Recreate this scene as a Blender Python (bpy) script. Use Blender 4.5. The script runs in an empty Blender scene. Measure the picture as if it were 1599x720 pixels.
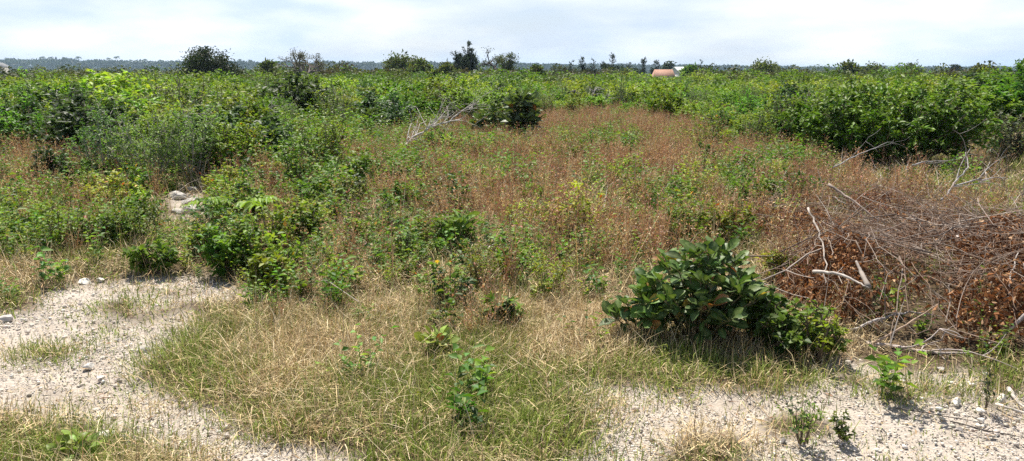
import bpy, math
import numpy as np

rng = np.random.default_rng(11)
R = math.radians
F, EYE = 1208.0, 1.6
PITCH = math.atan(250 / F)
CP, SP = math.cos(PITCH), math.sin(PITCH)
sc = bpy.context.scene
COL = sc.collection

# ------------------------------------------------------------------ noise, terrain, camera geometry
_tab = np.random.default_rng(3).random((256, 256))


def vnoise(x, y, s=1.0, o=0):
    x = np.asarray(x, float) * s + 37.3 * o + 1000
    y = np.asarray(y, float) * s + 11.7 * o + 1000
    xi, yi = np.floor(x).astype(int), np.floor(y).astype(int)
    fx, fy = x - xi, y - yi
    fx, fy = fx * fx * (3 - 2 * fx), fy * fy * (3 - 2 * fy)
    a = _tab[xi % 256, yi % 256]; b = _tab[(xi + 1) % 256, yi % 256]
    c = _tab[xi % 256, (yi + 1) % 256]; d = _tab[(xi + 1) % 256, (yi + 1) % 256]
    return (a * (1 - fx) + b * fx) * (1 - fy) + (c * (1 - fx) + d * fx) * fy


def fbm(x, y, s=1.0, o=0):
    return (vnoise(x, y, s, o) + .5 * vnoise(x, y, s * 2.1, o + 3) + .25 * vnoise(x, y, s * 4.3, o + 5)) / 1.75


def sstep(a, b, v):
    t = np.clip((np.asarray(v, float) - a) / (b - a), 0, 1)
    return t * t * (3 - 2 * t)


def H(x, y):
    d = np.hypot(x, y)
    z = -3.0 * sstep(60, 230, d)
    z = z + .16 * (vnoise(x, y, .35, 1) - .5) * sstep(3, 9, d) + .05 * (vnoise(x, y, 1.3, 2) - .5) * (1 - sstep(30, 90, d))
    return z


def ray(px, py):
    a, b = (px - 799.5) / F, (360 - py) / F
    return np.array([a, CP + b * SP, -SP + b * CP])


def at(px, py, d):
    r = ray(px, py)
    return np.array([0, 0, EYE]) + r * (d / r[1])


def ground(px, py):
    r = ray(px, py)
    z = 0.0
    for _ in range(30):
        t = (z - EYE) / r[2]
        z = float(H(r[0] * t, r[1] * t))
    return np.array([r[0] * t, r[1] * t, z])


def project(x, y, z):
    zz = z - EYE
    Z = y * CP - zz * SP
    Y = y * SP + zz * CP
    return 799.5 + F * x / Z, 360 - F * Y / Z


# ------------------------------------------------------------------ mesh collector
class MB:
    def __init__(s):
        s.V, s.C, s.T, s.Q, s.n = [], [], [], [], 0

    def add(s, V, C, T=None, Q=None):
        V = np.asarray(V, np.float32).reshape(-1, 3)
        C = np.broadcast_to(np.asarray(C, np.float32), V.shape)
        s.V.append(V); s.C.append(C)
        if T is not None and len(T): s.T.append(np.asarray(T, np.int32).reshape(-1, 3) + s.n)
        if Q is not None and len(Q): s.Q.append(np.asarray(Q, np.int32).reshape(-1, 4) + s.n)
        s.n += len(V)

    def arrays(s):
        V = np.concatenate(s.V); C = np.concatenate(s.C)
        T = np.concatenate(s.T) if s.T else np.zeros((0, 3), np.int32)
        Q = np.concatenate(s.Q) if s.Q else np.zeros((0, 4), np.int32)
        return V, C, T, Q

    def mesh(s, name, mat, smooth=False):
        V, C, T, Q = s.arrays()
        me = bpy.data.meshes.new(name)
        me.vertices.add(len(V)); me.vertices.foreach_set('co', V.ravel())
        li = np.concatenate([T.ravel(), Q.ravel()]).astype(np.int32)
        me.loops.add(len(li)); me.loops.foreach_set('vertex_index', li)
        ls = np.concatenate([np.arange(len(T)) * 3, len(T) * 3 + np.arange(len(Q)) * 4]).astype(np.int32)
        me.polygons.add(len(ls)); me.polygons.foreach_set('loop_start', ls)
        if smooth: me.polygons.foreach_set('use_smooth', np.ones(len(ls), bool))
        me.update(calc_edges=True)
        a = me.attributes.new('Col', 'FLOAT_COLOR', 'POINT')
        a.data.foreach_set('color', np.concatenate([np.clip(C, 0, 1), np.ones((len(C), 1), np.float32)], 1).ravel())
        me.materials.append(mat)
        return me

    def build(s, name, mat, parent=None, smooth=False, loc=None):
        o = bpy.data.objects.new(name, s.mesh(name, mat, smooth))
        COL.objects.link(o)
        if parent is not None: o.parent = parent
        if loc is not None: o.location = loc
        return o


def tag(o, label, cat, group=None, kind=None):
    if label: o['label'] = label
    if cat: o['category'] = cat
    if group: o['group'] = group
    if kind: o['kind'] = kind
    return o


def empty(name, loc=(0, 0, 0), rz=0):
    o = bpy.data.objects.new(name, None); COL.objects.link(o)
    o.empty_display_size = .1
    o.location = loc; o.rotation_euler = (0, 0, rz)
    return o


def copy_tree(o, parent=None):
    c = o.copy(); COL.objects.link(c); c.parent = parent
    for ch in list(o.children): copy_tree(ch, c)
    return c


def unit(v):
    return v / np.maximum(np.linalg.norm(v, axis=-1, keepdims=True), 1e-9)


# ------------------------------------------------------------------ shape primitives
def tube(mb, pts, rad, col, n=5, cap=True):
    pts = np.asarray(pts, float); k = len(pts)
    rad = np.broadcast_to(np.asarray(rad, float), (k,))
    d = np.gradient(pts, axis=0); d = unit(d)
    ref = np.array([0, 0, 1.0]) if abs(d[0, 2]) < .8 else np.array([1.0, 0, 0])
    s = unit(np.cross(d, ref)); u = np.cross(s, d)
    a = np.arange(n) * 2 * math.pi / n
    V = pts[:, None] + rad[:, None, None] * (np.cos(a)[None, :, None] * s[:, None] + np.sin(a)[None, :, None] * u[:, None])
    i = np.arange(k - 1)[:, None] * n; j = np.arange(n)[None]
    Q = np.stack([i + j, i + (j + 1) % n, i + n + (j + 1) % n, i + n + j], -1).reshape(-1, 4)
    T = []
    if cap:
        T = [(0, q + 1, q) for q in range(1, n - 1)] + [((k - 1) * n, (k - 1) * n + q, (k - 1) * n + q + 1) for q in range(1, n - 1)]
    c = np.asarray(col, float)
    if c.ndim == 2: c = np.repeat(c, n, 0)
    mb.add(V.reshape(-1, 3), c, T, Q)


def leaves(mb, P, D, N, L, W, C, fold=.25, droop=.15):
    """diamond leaves folded on the midrib (two triangles each)"""
    P = np.asarray(P, float); n = len(P)
    L = np.broadcast_to(np.asarray(L, float), (n,))[:, None]; W = np.broadcast_to(np.asarray(W, float), (n,))[:, None]
    A = unit(D); S = unit(np.cross(N, A)); U = np.cross(A, S)
    V = np.stack([P, P + A * L * .45 + S * W * .5 + U * W * fold, P + A * L - U * L * droop, P + A * L * .45 - S * W * .5 + U * W * fold], 1)
    b = np.arange(n)[:, None] * 4
    T = np.concatenate([b + [[0, 2, 1]], b + [[0, 3, 2]]])
    mb.add(V.reshape(-1, 3), np.repeat(np.broadcast_to(C, (n, 3)), 4, 0), T)


_ot = np.array([0, .1, .32, .6, .84, 1.0]); _ow = np.array([0, .17, .38, .5, .37, 0])


def big_leaves(mb, P, D, N, L, W, C, rib, fold=.18, droop=.3, wt=None):
    """obovate leaves with a midrib and a curved blade"""
    ow = _ow if wt is None else np.asarray(wt)
    P = np.asarray(P, float); n = len(P)
    L = np.broadcast_to(np.asarray(L, float), (n,)); W = np.broadcast_to(np.asarray(W, float), (n,))
    A = unit(D); S = unit(np.cross(N, A)); U = np.cross(A, S)
    dr = np.broadcast_to(np.asarray(droop, float), (n,))
    mid = P[:, None] + A[:, None] * (L[:, None] * _ot)[..., None] - U[:, None] * ((L * dr)[:, None] * _ot ** 2)[..., None]
    hw = W[:, None] * ow[1:5][None]
    wav = rng.normal(0, .05, (n, 4)) * W[:, None]
    lf = mid[:, 1:5] + S[:, None] * hw[..., None] + U[:, None] * (hw * fold * 2 + wav)[..., None]
    rt = mid[:, 1:5] - S[:, None] * hw[..., None] + U[:, None] * (hw * fold * 2 - wav)[..., None]
    V = np.concatenate([mid, lf, rt], 1)
    b = np.arange(n)[:, None, None] * 14
    T = np.concatenate([(b + np.array(x)[None, None]).reshape(-1, 3) for x in ((0, 1, 6), (0, 10, 1), (4, 5, 9), (4, 13, 5))])
    Q = np.concatenate([(b + np.array(x)[None, None]).reshape(-1, 4) for k in range(3) for x in ((1 + k, 2 + k, 7 + k, 6 + k), (1 + k, 10 + k, 11 + k, 2 + k))])
    C = np.broadcast_to(C, (n, 3)); rib = np.asarray(rib)
    CC = np.repeat(C[:, None], 14, 1).copy()
    CC[:, :6] = CC[:, :6] * .6 + rib * .4
    mb.add(V.reshape(-1, 3), CC.reshape(-1, 3), T, Q)


def blades(mb, P, az, a0, a1, L, W, C, tipc=None):
    """grass blades: quad + tip triangle, bending from lean a0 to lean a1"""
    n = len(P)
    hx = np.stack([np.cos(az), np.sin(az), np.zeros(n)], 1)
    up = np.array([0, 0, 1.0])
    m = P + (L * .5)[:, None] * (np.sin(a0)[:, None] * hx + np.cos(a0)[:, None] * up)
    t = m + (L * .5)[:, None] * (np.sin(a1)[:, None] * hx + np.cos(a1)[:, None] * up)
    wa = az + math.pi / 2 + rng.normal(0, .6, n)
    s = np.stack([np.cos(wa), np.sin(wa), np.zeros(n)], 1) * (W * .5)[:, None]
    V = np.stack([P - s, P + s, m + s * .8, m - s * .8, t], 1)
    b = np.arange(n)[:, None] * 5
    c = np.repeat(C[:, None], 5, 1)
    if tipc is not None: c[:, 4] = tipc
    mb.add(V.reshape(-1, 3), c.reshape(-1, 3), b + [[3, 2, 4]], b + [[0, 1, 2, 3]])


def scatter(mb, proto, P, rz, S, cm):
    V, C, T, Q = proto; n = len(P)
    if n == 0: return
    S = np.asarray(S, float)
    if S.ndim == 1: S = np.repeat(S[:, None], 3, 1)
    c, s = np.cos(rz)[:, None], np.sin(rz)[:, None]
    v = V[None] * S[:, None]
    W = np.stack([v[..., 0] * c - v[..., 1] * s, v[..., 0] * s + v[..., 1] * c, v[..., 2]], -1) + P[:, None]
    cc = C[None] * cm[:, None]
    o = (np.arange(n) * len(V))[:, None, None]
    mb.add(W.reshape(-1, 3), cc.reshape(-1, 3), (T[None] + o).reshape(-1, 3), (Q[None] + o).reshape(-1, 4))


def jit(c, n, s=.15, g=None):
    g = rng if g is None else g
    return np.clip(np.asarray(c) * (1 + g.normal(0, s, (n, 1))) * (1 + g.normal(0, s * .4, (n, 3))), .004, .95)


# ------------------------------------------------------------------ materials
def new_mat(name):
    m = bpy.data.materials.new(name); m.use_nodes = True
    nt = m.node_tree; nt.nodes.clear()
    out = nt.nodes.new('ShaderNodeOutputMaterial')
    p = nt.nodes.new('ShaderNodeBsdfPrincipled')
    nt.links.new(p.outputs[0], out.inputs['Surface'])
    return m, nt, p, out


def col_mat(name, rough=.6, spec=.3, transl=0., tint=(1.25, 1.35, .55), objvar=0., noise=None, bump=0.):
    m, nt, p, out = new_mat(name)
    N, K = nt.nodes, nt.links
    a = N.new('ShaderNodeAttribute'); a.attribute_name = 'Col'
    c = a.outputs['Color']
    if objvar:
        oi = N.new('ShaderNodeObjectInfo')
        h = N.new('ShaderNodeHueSaturation')
        r1 = N.new('ShaderNodeMapRange'); r1.inputs[3].default_value = .5 - .028 * objvar; r1.inputs[4].default_value = .5 + .022 * objvar
        K.new(oi.outputs['Random'], r1.inputs[0]); K.new(r1.outputs[0], h.inputs['Hue'])
        mu = N.new('ShaderNodeMath'); mu.operation = 'MULTIPLY'; mu.inputs[1].default_value = 7.31
        fr = N.new('ShaderNodeMath'); fr.operation = 'FRACT'
        K.new(oi.outputs['Random'], mu.inputs[0]); K.new(mu.outputs[0], fr.inputs[0])
        r2 = N.new('ShaderNodeMapRange'); r2.inputs[3].default_value = 1 - .3 * objvar; r2.inputs[4].default_value = 1 + .35 * objvar
        K.new(fr.outputs[0], r2.inputs[0]); K.new(r2.outputs[0], h.inputs['Value'])
        K.new(c, h.inputs['Color']); c = h.outputs[0]
    if noise:
        tc = N.new('ShaderNodeTexCoord')
        nz = N.new('ShaderNodeTexNoise'); nz.inputs['Scale'].default_value = noise[0]; nz.inputs['Detail'].default_value = 6
        K.new(tc.outputs['Object'], nz.inputs['Vector'])
        mr = N.new('ShaderNodeMapRange'); mr.inputs[1].default_value = .3; mr.inputs[2].default_value = .7
        mr.inputs[3].default_value = 1 - noise[1]; mr.inputs[4].default_value = 1 + noise[1]
        K.new(nz.outputs['Fac'], mr.inputs[0])
        vm = N.new('ShaderNodeVectorMath'); vm.operation = 'SCALE'
        K.new(c, vm.inputs[0]); K.new(mr.outputs[0], vm.inputs['Scale']); c = vm.outputs[0]
        if bump:
            b = N.new('ShaderNodeBump'); b.inputs['Strength'].default_value = bump; b.inputs['Distance'].default_value = .01
            K.new(nz.outputs['Fac'], b.inputs['Height']); K.new(b.outputs[0], p.inputs['Normal'])
    K.new(c, p.inputs['Base Color'])
    p.inputs['Roughness'].default_value = rough
    p.inputs['Specular IOR Level'].default_value = spec
    if transl:
        t = N.new('ShaderNodeBsdfTranslucent')
        v = N.new('ShaderNodeVectorMath'); v.operation = 'MULTIPLY'; v.inputs[1].default_value = tint
        K.new(c, v.inputs[0]); K.new(v.outputs[0], t.inputs['Color'])
        mx = N.new('ShaderNodeMixShader'); mx.inputs[0].default_value = transl
        K.new(p.outputs[0], mx.inputs[1]); K.new(t.outputs[0], mx.inputs[2]); K.new(mx.outputs[0], out.inputs['Surface'])
    return m


M_LEAF = col_mat('leaf', .5, .18, .36, objvar=1.25)
M_DENSE = col_mat('dense_leaf', .5, .2, .24, objvar=.2)
M_GLOSSY = col_mat('glossy_leaf', .45, .2, .22, objvar=.3, noise=(40, .3), bump=.25)
M_GRASS = col_mat('grass_blade', .65, .15, .2, tint=(1.1, 1.15, .7))
M_DRY = col_mat('dry_stalk', .8, .1, .08, tint=(1.1, 1.0, .8))
M_DEADLEAF = col_mat('dead_leaf', .75, .15, .2, tint=(1.25, .95, .6))
M_BARK = col_mat('bark', .85, .2, 0, noise=(14, .35), bump=.5)
M_TWIG = col_mat('weathered_twig', .85, .15)
M_STONE = col_mat('limestone', .9, .15, noise=(24, .28), bump=.8)
M_PEBBLE = col_mat('limestone_gravel', .9, .15)
M_FAR = col_mat('distant_foliage', .6, .2, .3)
M_WALL = col_mat('rendered_wall', .9, .2, noise=(3, .2))
M_ROOF = col_mat('roofing', .8, .2, noise=(4, .25))

# ground material: pale crushed limestone where Cover.r = 1, littered soil elsewhere
M_GROUND, nt, p, out = new_mat('ground_soil_and_gravel')
N, K = nt.nodes, nt.links
at_ = N.new('ShaderNodeAttribute'); at_.attribute_name = 'Col'
sep = N.new('ShaderNodeSeparateColor'); K.new(at_.outputs['Color'], sep.inputs[0])
tc = N.new('ShaderNodeTexCoord')


def ramp(scale, stops, detail=6, voro=False):
    if voro:
        n = N.new('ShaderNodeTexVoronoi'); n.inputs['Scale'].default_value = scale; o = n.outputs['Color']
    else:
        n = N.new('ShaderNodeTexNoise'); n.inputs['Scale'].default_value = scale; n.inputs['Detail'].default_value = detail; n.inputs['Roughness'].default_value = .65
        o = n.outputs['Fac']
    K.new(tc.outputs['Object'], n.inputs['Vector'])
    r = N.new('ShaderNodeValToRGB'); e = r.color_ramp.elements
    e[0].position, e[0].color = stops[0][0], (*stops[0][1], 1); e[1].position, e[1].color = stops[-1][0], (*stops[-1][1], 1)
    for pos, c in stops[1:-1]:
        k = e.new(pos); k.color = (*c, 1)
    K.new(o, r.inputs[0]); return r.outputs[0], n


def mix(f, a, b, mode='MIX'):
    m = N.new('ShaderNodeMix'); m.data_type = 'RGBA'; m.blend_type = mode
    if isinstance(f, float): m.inputs[0].default_value = f
    else: K.new(f, m.inputs[0])
    K.new(a, m.inputs[6]); K.new(b, m.inputs[7]); return m.outputs[2]


g1, gn1 = ramp(55, [(.3, (.34, .275, .22)), (.5, (.50, .435, .365)), (.7, (.63, .57, .50))])
g2, gn2 = ramp(5, [(.35, (.39, .31, .24)), (.65, (.58, .515, .44))])
gv, gn3 = ramp(130, [(.0, (.29, .25, .21)), (1, (.56, .51, .455))], voro=True)
s1, sn1 = ramp(40, [(.3, (.032, .023, .014)), (.55, (.10, .07, .042)), (.75, (.22, .17, .11))])
s2, sn2 = ramp(2.2, [(.35, (.05, .034, .02)), (.65, (.15, .108, .066))])
gr = mix(.35, mix(.45, g1, g2), gv)
so = mix(.45, s1, s2)
far_c, fn = ramp(.08, [(.35, (.035, .05, .018)), (.65, (.07, .085, .03))])
so = mix(sep.outputs[1], so, far_c)
st_, _n = ramp(2.6, [(.5, (0, 0, 0)), (.72, (.42, .42, .42))], detail=8)
gr = mix(st_, gr, s1)
K.new(mix(sep.outputs[0], so, gr), p.inputs['Base Color'])
p.inputs['Roughness'].default_value = .95; p.inputs['Specular IOR Level'].default_value = .1
bp = N.new('ShaderNodeBump'); bp.inputs['Strength'].default_value = .8; bp.inputs['Distance'].default_value = .02
K.new(gn1.outputs['Fac'], bp.inputs['Height']); K.new(bp.outputs[0], p.inputs['Normal'])


# ------------------------------------------------------------------ where what grows (plan of the plot, worked out from the photograph)
def inpoly(px, py, poly):
    inside = np.zeros(np.shape(px), bool); n = len(poly); j = n - 1
    for i in range(n):
        xi, yi = poly[i]; xj, yj = poly[j]
        if yi != yj:
            inside ^= ((yi > py) != (yj > py)) & (px < (xj - xi) * (py - yi) / (yj - yi) + xi)
        j = i
    return inside


def blob(px, py, L):
    v = np.zeros(np.shape(px))
    for x, y, rx, ry, a in L:
        v += a * np.exp(-((px - x) / rx) ** 2 - ((py - y) / ry) ** 2)
    return v


GP = [
    [(-900, 560), (0, 503), (60, 500), (120, 488), (230, 500), (285, 478), (330, 500), (270, 520), (215, 560), (230, 600), (330, 640), (450, 690), (580, 725), (560, 900), (420, 900), (330, 725), (230, 690), (130, 655), (0, 648), (-900, 740)],
    [(-200, 500), (40, 480), (110, 435), (200, 428), (330, 432), (380, 445), (350, 470), (250, 475), (170, 485), (110, 505), (0, 512), (-200, 540)],
    [(880, 600), (950, 595), (1050, 602), (1150, 600), (1260, 605), (1300, 575), (1420, 572), (1599, 580), (2500, 585), (2600, 900), (860, 900), (870, 715), (915, 695), (940, 650)],
    [(268, 296), (302, 290), (325, 325), (300, 345), (270, 348)],
]
HOLES = [(1110, 697, 62, 22), (1240, 660, 55, 20), (640, 708, 66, 17), (1400, 612, 34, 12), (1340, 595, 22, 8), (1465, 607, 26, 8), (1535, 620, 14, 10), (1575, 590, 40, 16), (65, 548, 34, 10), (1080, 728, 100, 12)]


def hole_mask(px, py):
    h = np.zeros(np.shape(px), bool)
    for cx, cy, rx, ry in HOLES[3:9]: h |= ((px - cx) / rx) ** 2 + ((py - cy) / ry) ** 2 < 1
    return h


def gravel_mask(x, y):
    z = H(x, y)
    px, py = project(x, np.maximum(y, .4), z)
    w = 26 * (fbm(x, y, 2.6, 8) - .5) * 2
    m = np.zeros(np.shape(px), bool)
    for g in GP: m |= inpoly(px + w * 1.6, py + w, g)
    h = np.zeros(np.shape(px), bool)
    for cx, cy, rx, ry in HOLES: h |= ((px + w - cx) / rx) ** 2 + ((py + w * .5 - cy) / ry) ** 2 < 1
    m &= ~h
    m &= y > 1.0
    return m, px, py


# ground line of the dense green scrub: (px, py)
SX = np.array([-900, -200, 0, 100, 200, 300, 400, 500, 570, 640, 720, 800, 900, 1000, 1080, 1180, 1300, 1500, 1560, 1620, 1800, 2500])
SY = np.array([290, 265, 236, 250, 270, 285, 292, 282, 235, 212, 205, 196, 188, 188, 205, 240, 235, 225, 215, 200, 205, 240])


def scrub_line(px):
    return np.interp(px, SX, SY)


# ------------------------------------------------------------------ ground sheet
def make_ground():
    na = 1080
    r = np.concatenate([[.25, .6, 1.0, 1.5, 2.0], np.geomspace(2.4, 16, 150), np.geomspace(16.5, 9000, 70)])
    a = np.arange(na) * 2 * math.pi / na
    X = r[:, None] * np.cos(a); Y = r[:, None] * np.sin(a)
    Z = H(X, Y)
    gm, px, py = gravel_mask(X, Y)
    g = gm.astype(float)
    for _ in range(2):
        g = (g + np.roll(g, 1, 1) + np.roll(g, -1, 1)) / 3
        g[1:-1] = (g[:-2] + g[1:-1] + g[2:]) / 3
    Z = Z - .02 * g + .012 * (vnoise(X, Y, 9, 6) - .5) * (r[:, None] < 16)
    far = sstep(14, 40, r)[:, None] * np.ones_like(X)
    C = np.stack([g, far, np.zeros_like(g)], -1)
    mb = MB()
    V = np.concatenate([[[0, 0, float(H(0., 0.))]], np.stack([X, Y, Z], -1).reshape(-1, 3)])
    C = np.concatenate([[[0, 0, 0]], C.reshape(-1, 3)])
    i = np.arange(len(r) - 1)[:, None] * na; j = np.arange(na)[None]
    Q = np.stack([i + j, i + na + j, i + na + (j + 1) % na, i + (j + 1) % na], -1).reshape(-1, 4) + 1
    T = np.stack([np.zeros(na, int), np.arange(na) + 1, (np.arange(na) + 1) % na + 1], 1)
    mb.add(V, C, T, Q)
    o = mb.build('ground', M_GROUND, smooth=True)
    tag(o, 'flat ground of pale limestone gravel and brown soil', 'ground', kind='structure')


make_ground()


def wedge(n, d1, d2, half=40):
    d = np.sqrt(rng.random(n) * (d2 * d2 - d1 * d1) + d1 * d1)
    a = R(90) + (rng.random(n) * 2 - 1) * R(half)
    return d * np.cos(a), d * np.sin(a), d


# colours (linear albedo)
STRAW = np.array([(.55, .43, .24), (.47, .36, .20), (.60, .50, .33), (.41, .28, .155)])
GREEN = np.array([(.20, .265, .045), (.15, .225, .034), (.26, .31, .07), (.31, .335, .10)])
RUST = np.array([(.39, .23, .145), (.32, .18, .11), (.48, .345, .215), (.41, .265, .185)])

# ------------------------------------------------------------------ grass
GREENB = [(300, 575, 110, 35, .9), (480, 650, 160, 40, .2), (640, 706, 90, 25, 1.6), (180, 470, 110, 30, .8), (600, 600, 120, 50, .25), (870, 640, 90, 40, .35), (760, 600, 120, 50, .1),
          (150, 680, 150, 30, 1.1), (50, 470, 60, 30, .5), (1560, 590, 60, 25, 1.2), (1120, 575, 160, 22, 1.0), (1040, 560, 60, 30, .7), (560, 420, 120, 60, .2), (760, 480, 60, 50, .5), (100, 370, 150, 60, .7),
          (1330, 600, 160, 30, 1.0), (1250, 655, 80, 40, .9), (30, 470, 60, 30, .6), (1550, 335, 50, 25, 1.5), (1060, 270, 40, 20, .4), (1090, 340, 110, 40, .4)]
STRAWB = [(440, 490, 130, 55, .9), (30, 425, 90, 35, 1.2), (880, 520, 110, 70, .8), (620, 500, 150, 60, .4), (880, 270, 200, 40, .8), (1080, 270, 100, 30, .8), (700, 640, 160, 40, .3), (1110, 690, 120, 30, .8), (560, 580, 200, 60, .4), (760, 360, 100, 60, .5), (1200, 690, 300, 40, .5)]


BARE = [(1430, 320, 190, 40, .85), (1430, 550, 210, 55, 1.0), (1560, 470, 120, 80, .8), (290, 330, 45, 35, .9), (1120, 640, 90, 22, .6), (1380, 650, 120, 40, .5), (1080, 545, 120, 40, .45), (330, 445, 60, 18, .5), (600, 690, 160, 18, .5), (1000, 690, 60, 30, .6), (700, 545, 30, 20, .4), (900, 400, 120, 40, .35), (400, 380, 110, 60, .35), (560, 350, 100, 50, .3), (1130, 420, 120, 60, .4), (1120, 290, 160, 30, .35), (560, 660, 60, 16, .4), (200, 400, 120, 30, .35)]


def make_grass():
    tiers = [(2.6, 5.2, 12000, 17, .95), (5.2, 9, 8500, 14, 1.3), (9, 16, 7600, 11, 2.3), (16, 42, 8000, 11, 3.6)]
    mg, ms = MB(), MB()
    for d1, d2, nt_, per, ws in tiers:
        x, y, d = wedge(nt_, d1, d2)
        gm, px, py = gravel_mask(x, y)
        nz = fbm(x, y, 1.1, 21); nz2 = fbm(x, y, 3.3, 22)
        eg = sum(gravel_mask(x + a_, y + b_)[0].astype(float) for a_, b_ in ((.2, 0), (-.2, 0), (0, .2), (0, -.2))) / 4 if d1 < 6 else np.zeros(nt_)
        dens = np.where(gm, np.where((py < 525) & (px < 500), .06 + .5 * (nz2 > .52), .03 + .22 * (nz2 > .6)), .95) * np.where(gm, 1, 1 - .6 * eg)
        dens = dens * np.where((py > 560) & ~gm, .75 + .5 * (nz2 - .4), 1)
        beyond = sstep(0, 25, scrub_line(px) - py)
        dens = dens * (1 - .5 * beyond) * np.where(((x - 3.15) / 1.35) ** 2 + ((y - 5.2) / 1.0) ** 2 < 1, .12, 1)
        dens = dens * np.clip(1 - blob(px, py, BARE), .04, 1)
        dens = np.where(hole_mask(px, py), .9, dens)
        keep = rng.random(nt_) < dens
        x, y, d, px, py, nz, nz2, gm, beyond, eg = (v[keep] for v in (x, y, d, px, py, nz, nz2, gm, beyond, eg)); n = len(x)
        gfrac = .40 + blob(px, py, GREENB) * .5 - blob(px, py, STRAWB) * .4 + 1.5 * (fbm(x, y, .9, 31) - .5) + .8 * (vnoise(x, y, 3.1, 32) - .5) + .45 * beyond
        gfrac = np.clip(np.where(hole_mask(px, py), .85, gfrac), .04, .9)
        tb = rng.uniform(.6, 1.4, n); th = rng.uniform(.55, 1.35, n) * (.55 + .7 * nz2) * (1 - .45 * eg); tl = rng.random(n) * 6.283
        tg = np.where(rng.random(n) < gfrac, np.clip(gfrac + .45, 0, .95), gfrac * .35)
        tdead = rng.random(n) < .25
        i = np.repeat(np.arange(n), per); m = len(i)
        off = rng.normal(0, 1, (m, 2)) * (.045 + .03 * rng.random((m, 1))) * (1 + .10 * d[i][:, None])
        X, Y = x[i] + off[:, 0], y[i] + off[:, 1]
        P = np.stack([X, Y, H(X, Y) - .01], 1)
        isg = rng.random(m) < tg[i]
        out = np.arctan2(off[:, 1], off[:, 0]) + rng.normal(0, .9, m)
        k = isg; q = i[k]; c_ = k.sum()
        L = rng.uniform(.06, .17, c_) * th[q] * (1 + 1.0 * sstep(5.5, 12, d[q]) + .4 * beyond[q]) * np.where(gm[q], .6, 1)
        a0 = np.abs(rng.normal(.35, .35, c_)); a1 = a0 + np.abs(rng.normal(.7, .4, c_))
        c = GREEN[rng.integers(0, 4, c_)] * (tb[q] * rng.uniform(.8, 1.2, c_))[:, None]
        tip = np.where(rng.random((c_, 1)) < .25, STRAW[0], c)
        blades(mg, P[k], out[k], a0, a1, L, rng.uniform(.003, .0055, c_) * ws, c, tip)
        k = ~isg; q = i[k]; c_ = k.sum()
        tall = rng.random(c_) < .1
        L = np.where(tall, rng.uniform(.18, .38, c_), rng.uniform(.06, .24, c_)) * np.where(gm[q], .45, 1) * (.5 + .6 * th[q]) * (.85 + .4 * sstep(5, 9, d[q]))
        flat = (rng.random(c_) < .55) & ~tall
        a0 = np.where(flat, rng.uniform(.9, 1.5, c_), np.abs(rng.normal(.6, .4, c_))); a1 = a0 + rng.normal(.35, .65, c_)
        a0 = np.clip(a0, 0, 1.45); a1 = np.clip(a1, 0, 1.8)
        az = np.where(rng.random(c_) < .5, out[k], tl[q] + rng.normal(0, .5, c_))
        c = STRAW[rng.choice(4, c_, p=[.3, .25, .25, .2])] * (tb[q] * rng.uniform(.75, 1.25, c_))[:, None]
        P2 = P[k].copy(); P2[:, 2] += flat * rng.uniform(0, .07, c_) * th[q]
        blades(ms, P2, az, a0, a1, L, rng.uniform(.0024, .0046, c_) * ws, c)
    tag(mg.build('green_grass', M_GRASS), 'short green grass in tufts on the verge and among the straw', 'grass', kind='stuff')
    tag(ms.build('dry_grass', M_DRY), 'matted straw coloured dry grass covering the plot', 'grass', kind='stuff')


make_grass()


# ------------------------------------------------------------------ small plants as prototypes, spread as stuff
def proto_dry_weed(g, rust):
    mb = MB(); n = g.integers(7, 12)
    for i in range(n):
        az = g.random() * 6.283; h = g.uniform(.2, .5); ln = abs(g.normal(.35, .25))
        b = np.array([g.normal(0, .03), g.normal(0, .03), 0])
        tip = b + h * np.array([math.sin(ln) * math.cos(az), math.sin(ln) * math.sin(az), math.cos(ln)])
        s = np.array([-math.sin(az), math.cos(az), 0]) * .0028
        c = RUST[g.integers(0, 4)] if rust else STRAW[g.integers(0, 4)]
        mb.add([b - s, b + s, tip + s * .4, tip - s * .4], c, None, [(0, 1, 2, 3)])
        k = 14
        t = g.uniform(.35, 1.05, k)[:, None]
        P = b + (tip - b) * t + g.normal(0, .012, (k, 3))
        D = g.normal(0, 1, (k, 3)) + [0, 0, .6]
        leaves(mb, P, D, g.normal(0, 1, (k, 3)), g.uniform(.014, .032, k), g.uniform(.006, .013, k), jit(c, k, .25, g))
    return mb.arrays()


def proto_herb(g, LL, cols, h0=.18):
    mb = MB()
    for i in range(g.integers(6, 10)):
        az = g.random() * 6.283; h = g.uniform(.5, 1.2) * h0; ln = abs(g.normal(.5, .3))
        b = np.array([g.normal(0, .03), g.normal(0, .03), 0])
        tip = b + h * np.array([math.sin(ln) * math.cos(az), math.sin(ln) * math.sin(az), math.cos(ln)])
        s = np.array([-math.sin(az), math.cos(az), 0]) * .0022
        c = cols[g.integers(0, len(cols))]
        mb.add([b - s, b + s, tip + s * .4, tip - s * .4], c, None, [(0, 1, 2, 3)])
        k = g.integers(6, 9)
        t = np.linspace(.3, 1.05, k)[:, None]
        a = np.arange(k) * 2.4 + az
        D = np.stack([np.cos(a), np.sin(a), g.uniform(-.1, .6, k)], 1)
        leaves(mb, b + (tip - b) * t, D, np.array([0, 0, 1]) + g.normal(0, .35, (k, 3)), g.uniform(.7, 1.3, k) * LL, g.uniform(.45, .75, k) * LL, jit(c, k, .2, g))
    return mb.arrays()


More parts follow.
